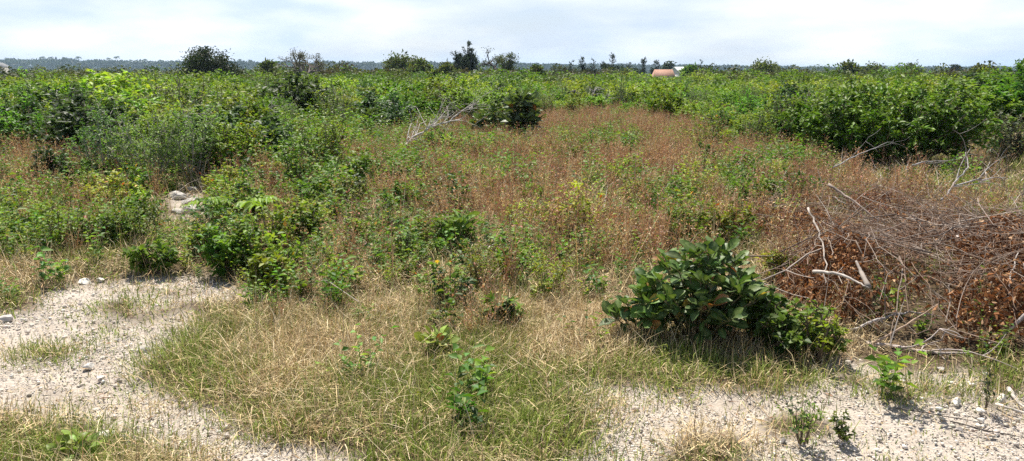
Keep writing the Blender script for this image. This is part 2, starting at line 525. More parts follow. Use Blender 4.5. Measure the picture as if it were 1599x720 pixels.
REDB = [(640, 500, 220, 60, .4), (290, 345, 55, 40, -2.5), (420, 300, 120, 60, .7), (560, 400, 160, 60, .6), (80, 330, 200, 50, .4), (1350, 320, 180, 35, .9), (1180, 360, 100, 50, .7), (620, 470, 140, 40, .35), (330, 215, 80, 20, .6), (400, 195, 100, 15, .8), (1100, 440, 120, 40, .5), (800, 270, 260, 42, 1.4), (700, 330, 150, 50, .6), (1050, 245, 180, 40, 1.0), (900, 375, 150, 45, 1.2), (120, 250, 120, 30, .9), (60, 290, 120, 35, .8), (210, 300, 70, 25, .8), (1000, 400, 120, 35, .9), (470, 240, 60, 25, .7),
        (460, 360, 60, 50, .6), (1200, 420, 60, 90, .7), (1230, 500, 50, 70, .8), (1300, 430, 120, 90, .3), (740, 440, 70, 60, .6), (830, 330, 200, 60, .6), (1560, 300, 60, 40, .6), (1000, 580, 50, 20, .5), (660, 210, 120, 20, .6), (1240, 590, 30, 25, .5), (950, 205, 160, 25, 1.0), (860, 170, 50, 12, .7), (1590, 180, 50, 18, 1.2)]
HERBB = [(290, 345, 55, 40, -2.5), (850, 300, 220, 60, .55), (1000, 380, 160, 50, .5), (600, 420, 150, 50, .4), (1440, 520, 70, 25, .9), (1550, 540, 60, 30, 1.2), (1290, 480, 60, 60, .8), (100, 330, 200, 50, .7), (330, 380, 120, 60, .6), (700, 370, 200, 60, .3), (520, 330, 150, 80, .5), (640, 230, 100, 25, .6), (1000, 230, 150, 25, .5), (850, 250, 120, 20, .3), (560, 300, 130, 50, .8), (600, 360, 120, 60, .5), (480, 400, 140, 60, .8), (1060, 330, 110, 45, 1.1), (1120, 400, 80, 60, .8), (1180, 330, 60, 60, .6), (200, 350, 220, 60, .8), (60, 370, 90, 60, .8), (430, 450, 60, 40, .9), (780, 440, 80, 40, .6),
         (950, 470, 60, 40, .6), (1270, 540, 70, 60, 1.0), (1150, 575, 130, 25, .5), (640, 300, 60, 30, .8), (900, 230, 120, 25, .5), (240, 440, 50, 30, .5), (700, 520, 200, 60, .12), (1240, 290, 120, 40, .8), (1200, 270, 90, 30, .8), (740, 600, 160, 40, .1)]


def make_weeds():
    g = np.random.default_rng(5)
    red = [proto_dry_weed(g, True) for _ in range(5)]
    yel = [proto_dry_weed(g, False) for _ in range(3)]
    HC = [(.14, .245, .035), (.10, .19, .03), (.19, .29, .045), (.25, .31, .05), (.075, .145, .035)]
    herb = [proto_herb(g, LL, HC, h) for LL, h in ((.024, .14), (.032, .2), (.04, .24), (.03, .3), (.05, .22))]
    mr, mh = MB(), MB()
    x, y, d = wedge(30000, 4, 30)
    gm, px, py = gravel_mask(x, y)
    inside = sstep(-5, 30, scrub_line(px) - py)
    dn = blob(px, py, REDB) * (.12 + 1.75 * sstep(.42, .56, fbm(x, y, 1.3, 41))) * (.5 + vnoise(x, y, .6, 43)) + .5 * inside * (fbm(x, y, .30, 95) < .47) * (d < 30)
    w = (rng.random(len(x)) < dn * .40) & ~gm
    P = np.stack([x, y, H(x, y) - .01], 1)
    for i, pr in enumerate(red + yel):
        k = w & (rng.choice(8, len(x), p=[.13, .13, .13, .13, .09, .13, .13, .13]) == i)
        n = k.sum()
        scatter(mr, pr, P[k], rng.random(n) * 6.283, rng.uniform(.6, 1.25, n) * np.where(py[k] > 450, .75, 1), rng.uniform(.7, 1.25, (n, 1)) * np.ones(3))
    x, y, d = wedge(42000, 3, 34)
    gm, px, py = gravel_mask(x, y)
    inside = sstep(-10, 25, scrub_line(px) - py)
    dn = blob(px, py, HERBB) * (.08 + 2.0 * sstep(.44, .62, fbm(x, y, 1.0, 51))) + .75 * inside * sstep(.38, .5, fbm(x, y, .30, 95)) + .03
    w = (rng.random(len(x)) < dn * .46 * np.where(((x - 3.15) / 1.35) ** 2 + ((y - 5.2) / 1.0) ** 2 < 1, .25, 1) * np.where(gm, .05, 1))
    P = np.stack([x, y, H(x, y) - .01], 1)
    zone = fbm(x, y, .7, 61)
    pick = np.clip((zone - .25) * 10 + rng.normal(0, 1.2, len(x)), 0, 4.99).astype(int)
    for i, pr in enumerate(herb):
        k = w & (pick == i); n = k.sum()
        scatter(mh, pr, P[k], rng.random(n) * 6.283, rng.uniform(.6, 1.3, n) * (1 + .8 * inside[k] + .35 * sstep(6, 11, d[k])), rng.uniform(.7, 1.35, (n, 1)) * np.stack([rng.uniform(.85, 1.25, n), np.ones(n), rng.uniform(.8, 1.2, n)], 1))
    tag(mr.build('dry_weeds', M_DEADLEAF), 'reddish brown dried weeds standing in the middle of the plot', 'weeds', kind='stuff')
    tag(mh.build('green_weeds', M_LEAF), 'low green leafy weeds growing through the dry grass', 'weeds', kind='stuff')


make_weeds()

TWB = [(1430, 320, 170, 35, 1.2), (1100, 290, 140, 30, 1), (950, 250, 140, 30, .8), (1320, 325, 190, 45, 1.2), (700, 330, 180, 40, .5), (900, 350, 160, 45, .7), (1000, 410, 120, 40, .5), (400, 200, 90, 20, .8), (1400, 300, 160, 30, 1.0), (1560, 330, 80, 40, .8), (300, 330, 90, 40, .4), (1420, 560, 160, 30, .5), (600, 440, 150, 60, .2)]


def make_dry_twigs():
    mb = MB(); n = 26000; x, y, d = wedge(n, 4, 22); gm, px, py = gravel_mask(x, y)
    k = rng.random(n) < blob(px, py, TWB) * .35; x, y, d = x[k], y[k], d[k]; n = len(x)
    c = np.array([(.36, .30, .26), (.28, .215, .17), (.45, .39, .34), (.22, .15, .11)])[rng.integers(0, 4, n)] * rng.uniform(.7, 1.2, (n, 1))
    a0 = np.clip(rng.normal(1.15, .3, n), .2, 1.5); a1 = np.clip(a0 + rng.normal(.15, .35, n), .2, 1.75)
    blades(mb, np.stack([x, y, H(x, y) + rng.uniform(0, .14, n)], 1), rng.random(n) * 6.283, a0, a1, rng.uniform(.12, .6, n), rng.uniform(.004, .008, n) * np.clip(d / 7, .8, 2.2), c)
    tag(mb.build('dry_twigs', M_TWIG), 'grey dry twigs strewn among the brown weeds', 'twigs', kind='stuff')


make_dry_twigs()


# ------------------------------------------------------------------ gravel, litter and stones
def ico(sub=1):
    import bmesh
    bm = bmesh.new(); bmesh.ops.create_icosphere(bm, subdivisions=sub, radius=1)
    V = np.array([v.co for v in bm.verts]); T = np.array([[v.index for v in f.verts] for f in bm.faces]); bm.free()
    return V, T


def make_gravel():
    mb = MB(); V0, T0 = ico(1)
    protos = []
    for i in range(6):
        V = V0 * (1 + rng.normal(0, .22, (len(V0), 1))) * [1, rng.uniform(.65, 1), rng.uniform(.45, .75)]
        protos.append((V, np.ones((len(V), 3)), T0, np.zeros((0, 4), int)))
    n = 420000
    x, y, d = wedge(n, 2.5, 8.5)
    gm, px, py = gravel_mask(x, y)
    x2, y2 = x + rng.normal(0, .05, n), y + rng.normal(0, .05, n)
    cl = fbm(x, y, 1.7, 71)
    keep = (gm & (rng.random(n) < .25 + .9 * (cl - .35))) | (~gm & (py > 420) & (rng.random(n) < .03))
    x, y, d = x2[keep], y2[keep], d[keep]; n = len(x)
    s = np.minimum(.0034 * (1 + rng.pareto(3.3, n)), .015)
    P = np.stack([x, y, H(x, y) - .015 + s * .3], 1)
    c = np.array([.61, .545, .47]) * (1 + rng.normal(0, .17, (n, 1))) * (1 + rng.normal(0, .018, (n, 3))); c[rng.random(n) < .04] *= .6; wh = rng.random(n) < .28; c[wh] = jit((.66, .61, .55), wh.sum(), .08)
    pk = rng.integers(0, 6, n)
    for i, pr in enumerate(protos):
        k = pk == i
        scatter(mb, pr, P[k], rng.random(k.sum()) * 6.283, s[k][:, None] * rng.uniform(.8, 1.2, (k.sum(), 3)), c[k])
    tag(mb.build('gravel', M_PEBBLE), 'pale crushed limestone gravel on the track', 'gravel', kind='stuff')
    # litter: short broken straw and leaf bits lying flat
    ml = MB(); n = 60000
    x, y, d = wedge(n, 2.5, 14)
    gm, px, py = gravel_mask(x, y)
    keep = rng.random(n) < np.where(gm, .10 + .3 * sstep(.5, .7, fbm(x, y, 2, 81)), .85)
    x, y = x[keep], y[keep]; n = len(x)
    a = rng.random(n) * 6.283
    P = np.stack([x, y, H(x, y) + rng.uniform(-.012, .02, n)], 1)
    c = np.where(rng.random((n, 1)) < .6, STRAW[rng.integers(0, 4, n)] * .8, RUST[rng.integers(0, 4, n)] * .8) * rng.uniform(.6, 1.3, (n, 1))
    leaves(ml, P, np.stack([np.cos(a), np.sin(a), rng.normal(0, .15, n)], 1), np.array([0, 0, 1]) + rng.normal(0, .35, (n, 3)), rng.uniform(.02, .09, n), rng.uniform(.003, .012, n), c, .1, .05)
    tag(ml.build('leaf_litter', M_DRY), 'brown litter of broken straw and leaves on the soil', 'litter', kind='stuff')


make_gravel()

_iv, _it = ico(4)


def rock(px, py, wpx, label, col=(.60, .555, .50), flat=.55, seed=0):
    g = np.random.default_rng(seed + 900)
    P = ground(px, py); d = np.linalg.norm(P - [0, 0, EYE]); r = wpx / F * d / 2
    V = _iv.copy()
    for _ in range(14):
        nrm = unit(g.normal(0, 1, 3)); cut = g.uniform(.42, .8)
        q = V @ nrm; V -= np.clip(q - cut, 0, None)[:, None] * nrm
    V /= np.abs(V[:, 0]).max()
    V *= (1 + .10 * (vnoise(V[:, 0] * 3 + seed, V[:, 1] * 3 + V[:, 2] * 2, 1.3, seed) - .5)[:, None] + .05 * (vnoise(V[:, 0] * 9, V[:, 1] * 9 + V[:, 2] * 7, 1, seed + 2) - .5)[:, None])
    V *= np.array([1, g.uniform(.65, .95), flat]) * r
    mb = MB(); mb.add(V, np.asarray(col), _it)
    o = mb.build('stone', M_STONE, loc=(P[0], P[1], P[2] + r * flat * .12))
    o.rotation_euler = (g.normal(0, .15), g.normal(0, .15), g.random() * 6.28)
    tag(o, label, 'stone', 'loose limestone stones')


ROCKS = [
    (132, 440, 26, 'largest white stone of the pale patch at the far side of the left gravel track'),
    (157, 438, 14, 'small white stone just right of the largest stone in the pale patch'),
    (8, 498, 24, 'grey white stone in the grass at the left frame edge'),
    (226, 545, 26, 'grey shadowed stone at the grass tip where the left track narrows'),
    (139, 573, 22, 'white stone lying in the middle of the left gravel track'),
    (157, 590, 13, 'small pale stone just below the white stone mid left track'),
    (62, 561, 9, 'tiny pale stone beside the grass tuft on the left track'),
    (168, 680, 34, 'broad flat pale stone between the left track and the bottom left grass'),
    (181, 401, 15, 'single white stone in bare soil above the pale gravel patch'),
    (856, 600, 14, 'white stone where the central grass meets the right gravel'),
    (1131, 653, 15, 'bright white pebble alone in the middle gravel below the large leaved bush'),
    (1224, 688, 17, 'white stone in grass at the bottom edge left of the dark herb'),
    (1493, 628, 26, 'angular white stone below the grass tuft on the right gravel'),
    (1533, 642, 18, 'white stone with a small green sprig in the right gravel'),
    (1532, 656, 13, 'rounded pinkish stone directly below the sprig stone'),
    (1563, 625, 20, 'white stone at the tip of the forked stick on the right'),
    (1470, 577, 16, 'white stone tucked under the long grey branch of the brush pile'),
    (1483, 597, 14, 'left of two flat white stones in a row below the brush pile'),
    (1518, 600, 17, 'right of two flat white stones in a row below the brush pile'),
    (1500, 672, 15, 'dark grey stone half sunk in the right gravel'),
    (1541, 585, 16, 'grey stone beside the green grass clump at the right edge'),
    (1060, 607, 10, 'dark grey pebble at the top of the middle gravel'),
]
for i, (a, b, c, l) in enumerate(ROCKS):
    dark = 'dark' in l
    rock(a, b, c * .8, l, (.22, .20, .19) if dark else ((.42, .39, .36) if 'grey' in l else (.66, .62, .56)), flat=.35 if 'flat' in l else .55, seed=i)
# limestone outcrop in the scrub on the left
t = empty('rock_outcrop', ground(288, 322)); tag(t, 'broken pale limestone outcrop below the grey twiggy shrubs on the left', 'rock')
o0 = ground(288, 322)
for i, (a, b, w) in enumerate([(280, 308, 34), (300, 330, 34), (276, 332, 26), (295, 316, 22), (283, 345, 18), (306, 312, 15), (300, 297, 22)]):
    P = ground(a, b); d = np.linalg.norm(P); r = w / F * d / 2; g = np.random.default_rng(i + 50)
    V = _iv.copy()
    for _ in range(9):
        nrm = unit(g.normal(0, 1, 3)); q = V @ nrm; V -= np.clip(q - g.uniform(.5, .9), 0, None)[:, None] * nrm * .9
    V *= 1 + .14 * (vnoise(V[:, 0] * 3 + i, V[:, 1] * 3 + V[:, 2] * 2, 1.3, i) - .5)[:, None]
    V *= np.array([1, .8, .45]) * r
    mb = MB(); mb.add(V, (.46, .43, .39), _it)
    mb.build('boulder', M_STONE, t, loc=tuple(P - o0 + [0, 0, r * .1]))


# ------------------------------------------------------------------ shrubs
def bez(b, m, e, k):
    t = np.linspace(0, 1, k)[:, None]
    return (1 - t) ** 2 * b + 2 * t * (1 - t) * m + t * t * e


def shrub_geo(seed, h, rx, ry, nstem, ntwig, nleaf, LL, cols, bark=(.16, .12, .085), wr=.55, young=.25, tw=.3, low=.3, upness=.35, sr=.012, droop=.15, leafspread=.8, lumps=3.0, old=0.):
    g = np.random.default_rng(seed); fo, st = MB(), MB()
    for i in range(nstem):
        az = g.random() * 6.283; rr = math.sqrt(g.random()) * .95
        lump = .78 + .42 * vnoise(math.cos(az) * rr * lumps + seed, math.sin(az) * rr * lumps, 1.2, seed % 7)
        e = np.array([math.cos(az) * rr * rx, math.sin(az) * rr * ry, h * math.sqrt(max(.06, 1 - .78 * rr * rr)) * lump * g.uniform(.82, 1.04)])
        b = np.array([g.normal(0, .10) * rx, g.normal(0, .10) * ry, 0]) + e * [.18, .18, 0]
        m = b * .4 + e * .6; m[2] = e[2] * .35 + .1 * h; m = m + g.normal(0, .05 * h, 3)
        pts = bez(b, m, e, 6)
        tube(st, pts, np.linspace(sr, sr * .3, 6) * g.uniform(.7, 1.3), np.asarray(bark) * g.uniform(.7, 1.3), 4)
        c0 = np.asarray(cols[g.integers(0, len(cols))])
        ts = g.uniform(low, 1, ntwig); ts[0] = 1
        for t in ts:
            p0 = (1 - t) ** 2 * b + 2 * t * (1 - t) * m + t * t * e
            d = unit(g.normal(0, 1, 3) + unit(np.array([e[0], e[1], .0])) * .5 + [0, 0, upness])
            tl = tw * h * g.uniform(.5, 1.1)
            p1 = p0 + d * tl * .55; p2 = p0 + unit(d + [0, 0, upness * .7]) * tl
            if p2[2] < .03: p2[2] = .03
            tube(st, np.stack([p0, p1, p2]), [sr * .4, sr * .3, sr * .15], np.asarray(bark) * g.uniform(.8, 1.4), 3, False)
            k = nleaf; u = g.uniform(.2, 1.05, k)[:, None]
            P = p0 * (1 - u) ** 2 + 2 * p1 * u * (1 - u) + p2 * u * u
            P[:, 2] = np.maximum(P[:, 2], .02)
            D = (unit(p2 - p0) * .5 + g.normal(0, leafspread, (k, 3))) * [1, 1, .5] + [0, 0, .05]
            Nn = np.array([0, 0, 1.0]) + g.normal(0, .32, (k, 3))
            c = jit(c0, k, .16, g)
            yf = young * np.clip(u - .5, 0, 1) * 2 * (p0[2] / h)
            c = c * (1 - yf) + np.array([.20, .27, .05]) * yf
            if old:
                om = g.random(k) < old; c[om] = np.array([(.5, .3, .04), (.45, .16, .04)])[g.integers(0, 2, om.sum())]
            sz = LL * g.uniform(.6, 1.25, k)
            leaves(fo, P, D, Nn, sz, sz * wr, c, .2, droop)
    return fo, st


def shrub_thing(name, geo, loc, label, group, rz=0., cat='shrub', lm=None):
    fo, st = geo
    t = empty(name, loc, rz)
    fo.build('foliage', lm or M_LEAF, t); st.build('stems', M_BARK, t)
    for c in t.children: c['kind'] = 'thing'
    tag(t, label, cat, group); return t


def place(px, base, top, wpx, back=0.):
    """standing point, height and half width of a plant seen at px between base and top"""
    P = ground(px, base); d = P[1] + back
    P = np.array([P[0] * d / P[1], d, 0]); P[2] = float(H(P[0], P[1]))
    z = at(px, top, d)[2]
    return P, max(z - P[2], .1), wpx / F * d / 2


BRIGHT = [(.20, .31, .035), (.16, .265, .03), (.245, .335, .045)]
MID = [(.115, .205, .032), (.09, .165, .028), (.14, .235, .033)]
DARK = [(.035, .075, .025), (.045, .09, .03), (.03, .06, .025)]
BLUE = [(.07, .12, .055), (.085, .14, .07), (.06, .105, .05)]
YEL = [(.24, .31, .035), (.20, .27, .03), (.29, .33, .045)]
OLIVE = [(.10, .125, .035), (.085, .11, .035), (.125, .14, .045)]
GREYL = [(.14, .18, .12), (.11, .15, .09), (.17, .20, .14)]

# the big dense bush on the right and its neighbours
P, h, w = place(1372, 272, 137, 350, 1.3)
shrub_thing('dense_bush', shrub_geo(101, h * .98, w, 1.35, 95, 15, 13, .105, [(.075, .17, .02), (.05, .12, .018), (.105, .215, .025)], low=.34, tw=.22, young=.8, wr=.5, lumps=4), P, 'big dense dark bush with sunlight coloured into its green top behind the brush pile', 'dense bushes right of the plot', lm=M_DENSE)  # strong young tint paints the sunlit top into the leaf colour
P, h, w = place(1255, 240, 140, 150, .6)
shrub_thing('dense_bush', shrub_geo(102, h, w, .8, 34, 12, 11, .065, BRIGHT + BLUE, low=.2, tw=.25, young=.45), P, 'paler bush leaning against the left side of the big dense dark bush', 'dense bushes right of the plot')
P, h, w = place(1345, 205, 128, 200, .5)
shrub_thing('dense_bush', shrub_geo(103, h, w, 1.0, 34, 12, 11, .075, BRIGHT, low=.3, tw=.25, young=.6), P, 'bright green bush showing over the top of the big dense dark bush', 'dense bushes right of the plot')
P, h, w = place(1572, 258, 180, 100, .3)
shrub_thing('grey_leaved_bush', shrub_geo(104, h, w, .55, 26, 10, 10, .07, GREYL, low=.15, tw=.3, young=.0), P, 'dusty grey green leaved bush at the right edge beside the big dense bush', 'dense bushes right of the plot')

# grey twiggy thin shrubs on the left
for i, (a, b, c_, w_, l) in enumerate([(232, 292, 165, 120, 'thin grey stemmed twiggy shrub with tiny leaves, middle of three above the limestone outcrop'), (168, 288, 178, 90, 'thin grey stemmed twiggy shrub, leftmost of three above the limestone outcrop'), (300, 285, 160, 90, 'tall thin grey stemmed twiggy shrub, rightmost of three above the limestone outcrop')]):
    P, h, w = place(a, b, c_, w_)
    shrub_thing('twiggy_shrub', shrub_geo(110 + i, h, w, w, 18, 11, 12, .045, [(.11, .19, .045), (.09, .16, .04), (.14, .22, .055)], bark=(.34, .31, .27), low=.25, tw=.3, young=.2, upness=.6, sr=.009), P, l, 'grey twiggy shrubs on the left')
P, h, w = place(362, 278, 190, 135)
shrub_thing('yellowing_shrub', shrub_geo(115, h, w, w * .8, 28, 11, 12, .06, YEL, young=.3, old=.015), P, 'yellow green shrub with a few orange leaves right of the grey twiggy shrubs', 'leafy shrubs')
P, h, w = place(500, 275, 185, 110)
shrub_thing('yellowing_shrub', shrub_geo(116, h, w, w * .8, 24, 11, 10, .05, MID + YEL, young=.3), P, 'leafy green shrub between the yellow green shrub and the bleached branch', 'leafy shrubs')
for i, (a, b, c_, w_, cs, l) in enumerate([
        (82, 290, 236, 46, DARK, 'small dark green bush, left of two in the weeds on the far left'), (128, 302, 245, 62, DARK + MID, 'small dark green bush, right of two in the weeds on the far left'),
        (466, 168, 114, 52, BLUE + DARK, 'dark bluish bush below the bare domed tree'), (376, 190, 158, 24, DARK, 'small dark upright bush below the dark windswept tree'),
        (138, 180, 140, 70, DARK + MID, 'dark green bush in the bright scrub left of the grey twiggy shrubs'), (240, 150, 120, 90, MID + DARK, 'dark rounded bush in the scrub just left of the dark windswept tree'),
        (690, 250, 205, 60, MID + YEL, 'small dark bush with yellow top beside the bleached fallen branch'), (858, 245, 222, 30, MID, 'small green bush right of the dark broadleaf plants'),
        (1085, 150, 109, 60, BRIGHT, 'bright green bush standing in front of the orange roofed house'), (1000, 165, 122, 80, MID + BRIGHT, 'tall dense green bush behind the grey fallen logs')]):
    P, h, w = place(a, b, c_, w_)
    shrub_thing('leafy_bush', shrub_geo(120 + i, h, w, w, 18, 10, 10, .055 if b > 200 else .085, cs, young=.2), P, l, 'leafy bushes')


# plants with long or large leaves
def broadleaf(name, loc, h, rad, nst, LL, cols, label, group, seed, per=12, rib=(.25, .3, .12), old=.02, wr=.52, lean=(0, 0), base_sp=.25, up=.25, irr=.78, lowest=.35):
    g = np.random.default_rng(seed); t = empty(name, loc); st, fo = MB(), MB()
    for i in range(nst):
        az = 2.4 * i + g.normal(0, .4); rr = math.sqrt((i + .5) / nst)
        e = np.array([math.cos(az) * rad * rr + lean[0] * h, math.sin(az) * rad * rr + lean[1] * h, h * (1 - .5 * rr ** 1.6) * g.uniform(irr, 1.0)])
        b = np.array([e[0] * base_sp, e[1] * base_sp, 0]); m = (b + e) / 2 + [0, 0, .12 * h]
        pts = bez(b, m, e, 7)
        tube(st, pts, np.linspace(.011, .005, 7) * max(h, .5), (.13, .11, .06), 5)
        k = per; u = g.uniform(lowest, 1.0, k) ** .7; u[:4] = g.uniform(.93, 1, 4)
        a = np.arange(k) * 2.4 + az
        p0 = (1 - u[:, None]) ** 2 * b + 2 * u[:, None] * (1 - u[:, None]) * m + u[:, None] ** 2 * e
        elev = g.uniform(-.25, .5, k) + .9 * (u > .92)
        D = np.stack([np.cos(a), np.sin(a), elev], 1)
        L = LL * g.uniform(.6, 1.2, k)
        P = p0 + unit(D) * .02
        for q in range(k): tube(st, np.stack([p0[q], P[q] + unit(D[q]) * .015]), [.003, .002], (.16, .16, .06), 3, False)
        c = jit(cols[g.integers(0, len(cols))], k, .2, g)
        young = u > .96; c[young] = c[young] * .5 + np.array([.12, .19, .04]) * .5
        om = g.random(k) < old; c[om] = np.array([(.40, .10, .03), (.45, .30, .04), (.30, .12, .04)])[g.integers(0, 3, om.sum())]
        big_leaves(fo, P, D, np.array([0, 0, 1.0]) + g.normal(0, .5, (k, 3)), L, L * wr, c, rib, .16, g.uniform(.05, .5, k))
    fo.build('foliage', M_GLOSSY, t, smooth=True); st.build('stems', M_BARK, t)
    tag(t, label, 'bush', group); return t


P, h, w = place(1090, 562, 372, 205, .32)
broadleaf('large_leaved_bush', P, h * 1.02, w * .95, 50, .095, [(.036, .095, .02), (.026, .07, .017), (.065, .15, .028), (.046, .115, .022)], 'large leaved dark green glossy bush standing at the edge of the gravel', 'broadleaf plants', 31, per=14, wr=.58, irr=.7, old=.035, lowest=.12)
P, h, w = place(1005, 548, 455, 100, .2)
broadleaf('large_leaved_bush', P, h, w, 13, .095, [(.05, .12, .025), (.085, .17, .03), (.03, .075, .02)], 'lower side shoot with red tinged leaves left of the large leaved glossy bush', 'broadleaf plants', 32, per=12, old=.08, wr=.6)
P, h, w = place(1192, 566, 462, 100, .3)
shrub_thing('round_leaved_bush', shrub_geo(131, h * .9, w, .4, 24, 9, 8, .05, [(.04, .09, .02), (.075, .135, .03), (.03, .07, .018)], wr=.85, low=.2, young=.2), P, 'round leaved bush coloured dark for shade right of the large leaved glossy bush', 'leafy shrubs')  # leaf colours darkened to stand in for the deep shade here
P, h, w = place(1275, 575, 470, 70, .15)
shrub_thing('round_leaved_bush', shrub_geo(132, h * .85, w, .3, 14, 8, 8, .04, MID + YEL, wr=.6, low=.2), P, 'small green weed bush between the round leaved bush and the brush pile', 'leafy shrubs')
P, h, w = place(815, 230, 138, 66, .3)
broadleaf('dark_broadleaf_shrub', P, h, w * .85, 22, .24, [(.022, .045, .02), (.03, .06, .02), (.028, .05, .025)], 'dark upright broadleaf shrub, taller of two behind the brown weeds', 'broadleaf plants', 33, per=16, up=.3)
P, h, w = place(768, 222, 165, 62, .2)
broadleaf('dark_broadleaf_shrub', P, h, w * .9, 16, .2, [(.03, .06, .022), (.04, .085, .025)], 'dark broadleaf shrub, shorter and left of two behind the brown weeds', 'broadleaf plants', 34, per=14)
P, h, w = place(578, 216, 166, 46, .2)
broadleaf('dark_broadleaf_shrub', P, h, w, 12, .2, [(.03, .065, .025), (.045, .09, .03)], 'dark broadleaf shrub just left of the bleached fallen branch', 'broadleaf plants', 35, per=13)
P, h, w = place(716, 390, 338, 44)
broadleaf('broadleaf_sapling', P, h, w * .8, 4, .18, [(.10, .19, .03), (.13, .23, .04)], 'small upright sapling with few broad leaves in the brown weeds', 'broadleaf plants', 36, per=6, old=.1)
P, h, w = place(683, 556, 522, 44)
broadleaf('yellow_green_herb', P, h, w, 7, .07, [(.26, .30, .045), (.22, .27, .04)], 'small yellow green herb alone in the straw grass', 'low leafy herbs', 37, per=7, wr=.7)
P, h, w = place(120, 722, 690, 50)
broadleaf('yellow_green_herb', P, h, w, 5, .055, [(.24, .30, .03), (.2, .27, .03)], 'small yellow green herb in the grass at the bottom left', 'low leafy herbs', 38, per=7, wr=.7)
for i, (a, b, c_, w_, cs, l) in enumerate([
        (348, 436, 362, 66, MID + BRIGHT, 'broad leaved green herb clump beside the pale gravel patch'), (405, 430, 345, 70, BRIGHT + MID, 'green herb clump right of the broad leaved clump by the pale gravel patch'),
        (243, 432, 380, 74, MID, 'rounded green herb clump above the pale gravel patch'), (422, 470, 405, 60, BRIGHT, 'light green leafy herb at the edge of the straw grass'),
        (792, 430, 388, 60, MID, 'low green herb in the brown weeds left of the fallen twig'), (785, 520, 470, 60, MID + DARK, 'dark green herb clump in the grass left of the large leaved bush')]):
    P, h, w = place(a, b, c_, w_, .1)
    shrub_thing('leafy_herb', shrub_geo(140 + i, h * .95, w, w * .8, 15 if i < 4 else 8, 7, 7, .058, cs, low=.2, wr=.62, tw=.32, sr=.006, young=.3, upness=.6), P, l, 'low leafy herbs', cat='herb')


for i, (a, b, c_, w_, cs, L_, l) in enumerate([
        (352, 325, 262, 80, YEL + BRIGHT, .05, 'yellow green leafy weed right of the limestone outcrop'), (420, 400, 320, 90, YEL + MID, .055, 'yellow green leafy weed behind the herb clumps by the pale gravel'),
        (480, 380, 310, 70, MID + BRIGHT, .05, 'green leafy weed right of the feather leaved plants'), (450, 440, 385, 60, BRIGHT, .045, 'light green leafy weed at the top of the straw grass'),
        (545, 300, 225, 90, MID + BRIGHT, .055, 'knee high green shrub left of the foot of the bleached branch'), (470, 310, 225, 80, MID, .055, 'knee high green shrub behind the feather leaved plants'),
        (626, 330, 288, 60, BRIGHT, .045, 'small bright green weed below the foot of the bleached branch'), (560, 385, 345, 60, MID + YEL, .04, 'small green weed in the brown weeds left of the broadleaf sapling'),
        (1060, 385, 318, 110, BRIGHT + YEL, .045, 'bright green weed patch behind the large leaved glossy bush'), (1130, 375, 310, 90, YEL + BRIGHT, .045, 'yellow green weed patch left of the brush pile top'),
        (1180, 330, 270, 90, MID + BRIGHT, .05, 'green weed bush between the brown weeds and the dense bush'), (1235, 330, 265, 90, MID, .05, 'green weed bush behind the upper left end of the brush pile'),
        (900, 262, 222, 60, MID, .05, 'low green shrub in the brown weeds right of the dark broadleaf shrubs'), (960, 225, 190, 70, MID + BRIGHT, .06, 'green shrub at the back edge of the brown weeds below the logs'),
        (1100, 240, 185, 90, BRIGHT + MID, .06, 'green shrub at the back right edge of the brown weeds'), (222, 345, 300, 50, YEL + MID, .045, 'small yellow green weed left of the limestone outcrop'),
        (60, 370, 325, 80, MID + YEL, .045, 'green weed clump above the straw on the far left'), (150, 385, 335, 90, MID, .045, 'green weed clump above the single white stone'), (1215, 440, 385, 70, MID + YEL, .04, 'green weed growing at the left foot of the brush pile'),
        (390, 350, 290, 60, DARK + MID, .05, 'dark green weed among the feather leaved plants'), (320, 400, 350, 50, MID, .045, 'green weed behind the broad leaved herb clump')]):
    P, h, w = place(a, b, c_, w_)
    shrub_thing('leafy_weed', shrub_geo(400 + i, h * .95, w, w * .8, 14, 8, 8, L_, cs, low=.2, wr=.6, tw=.34, sr=.006, young=.35, upness=.6, old=.01), P, l, 'leafy weeds in the middle of the plot', cat='weed')


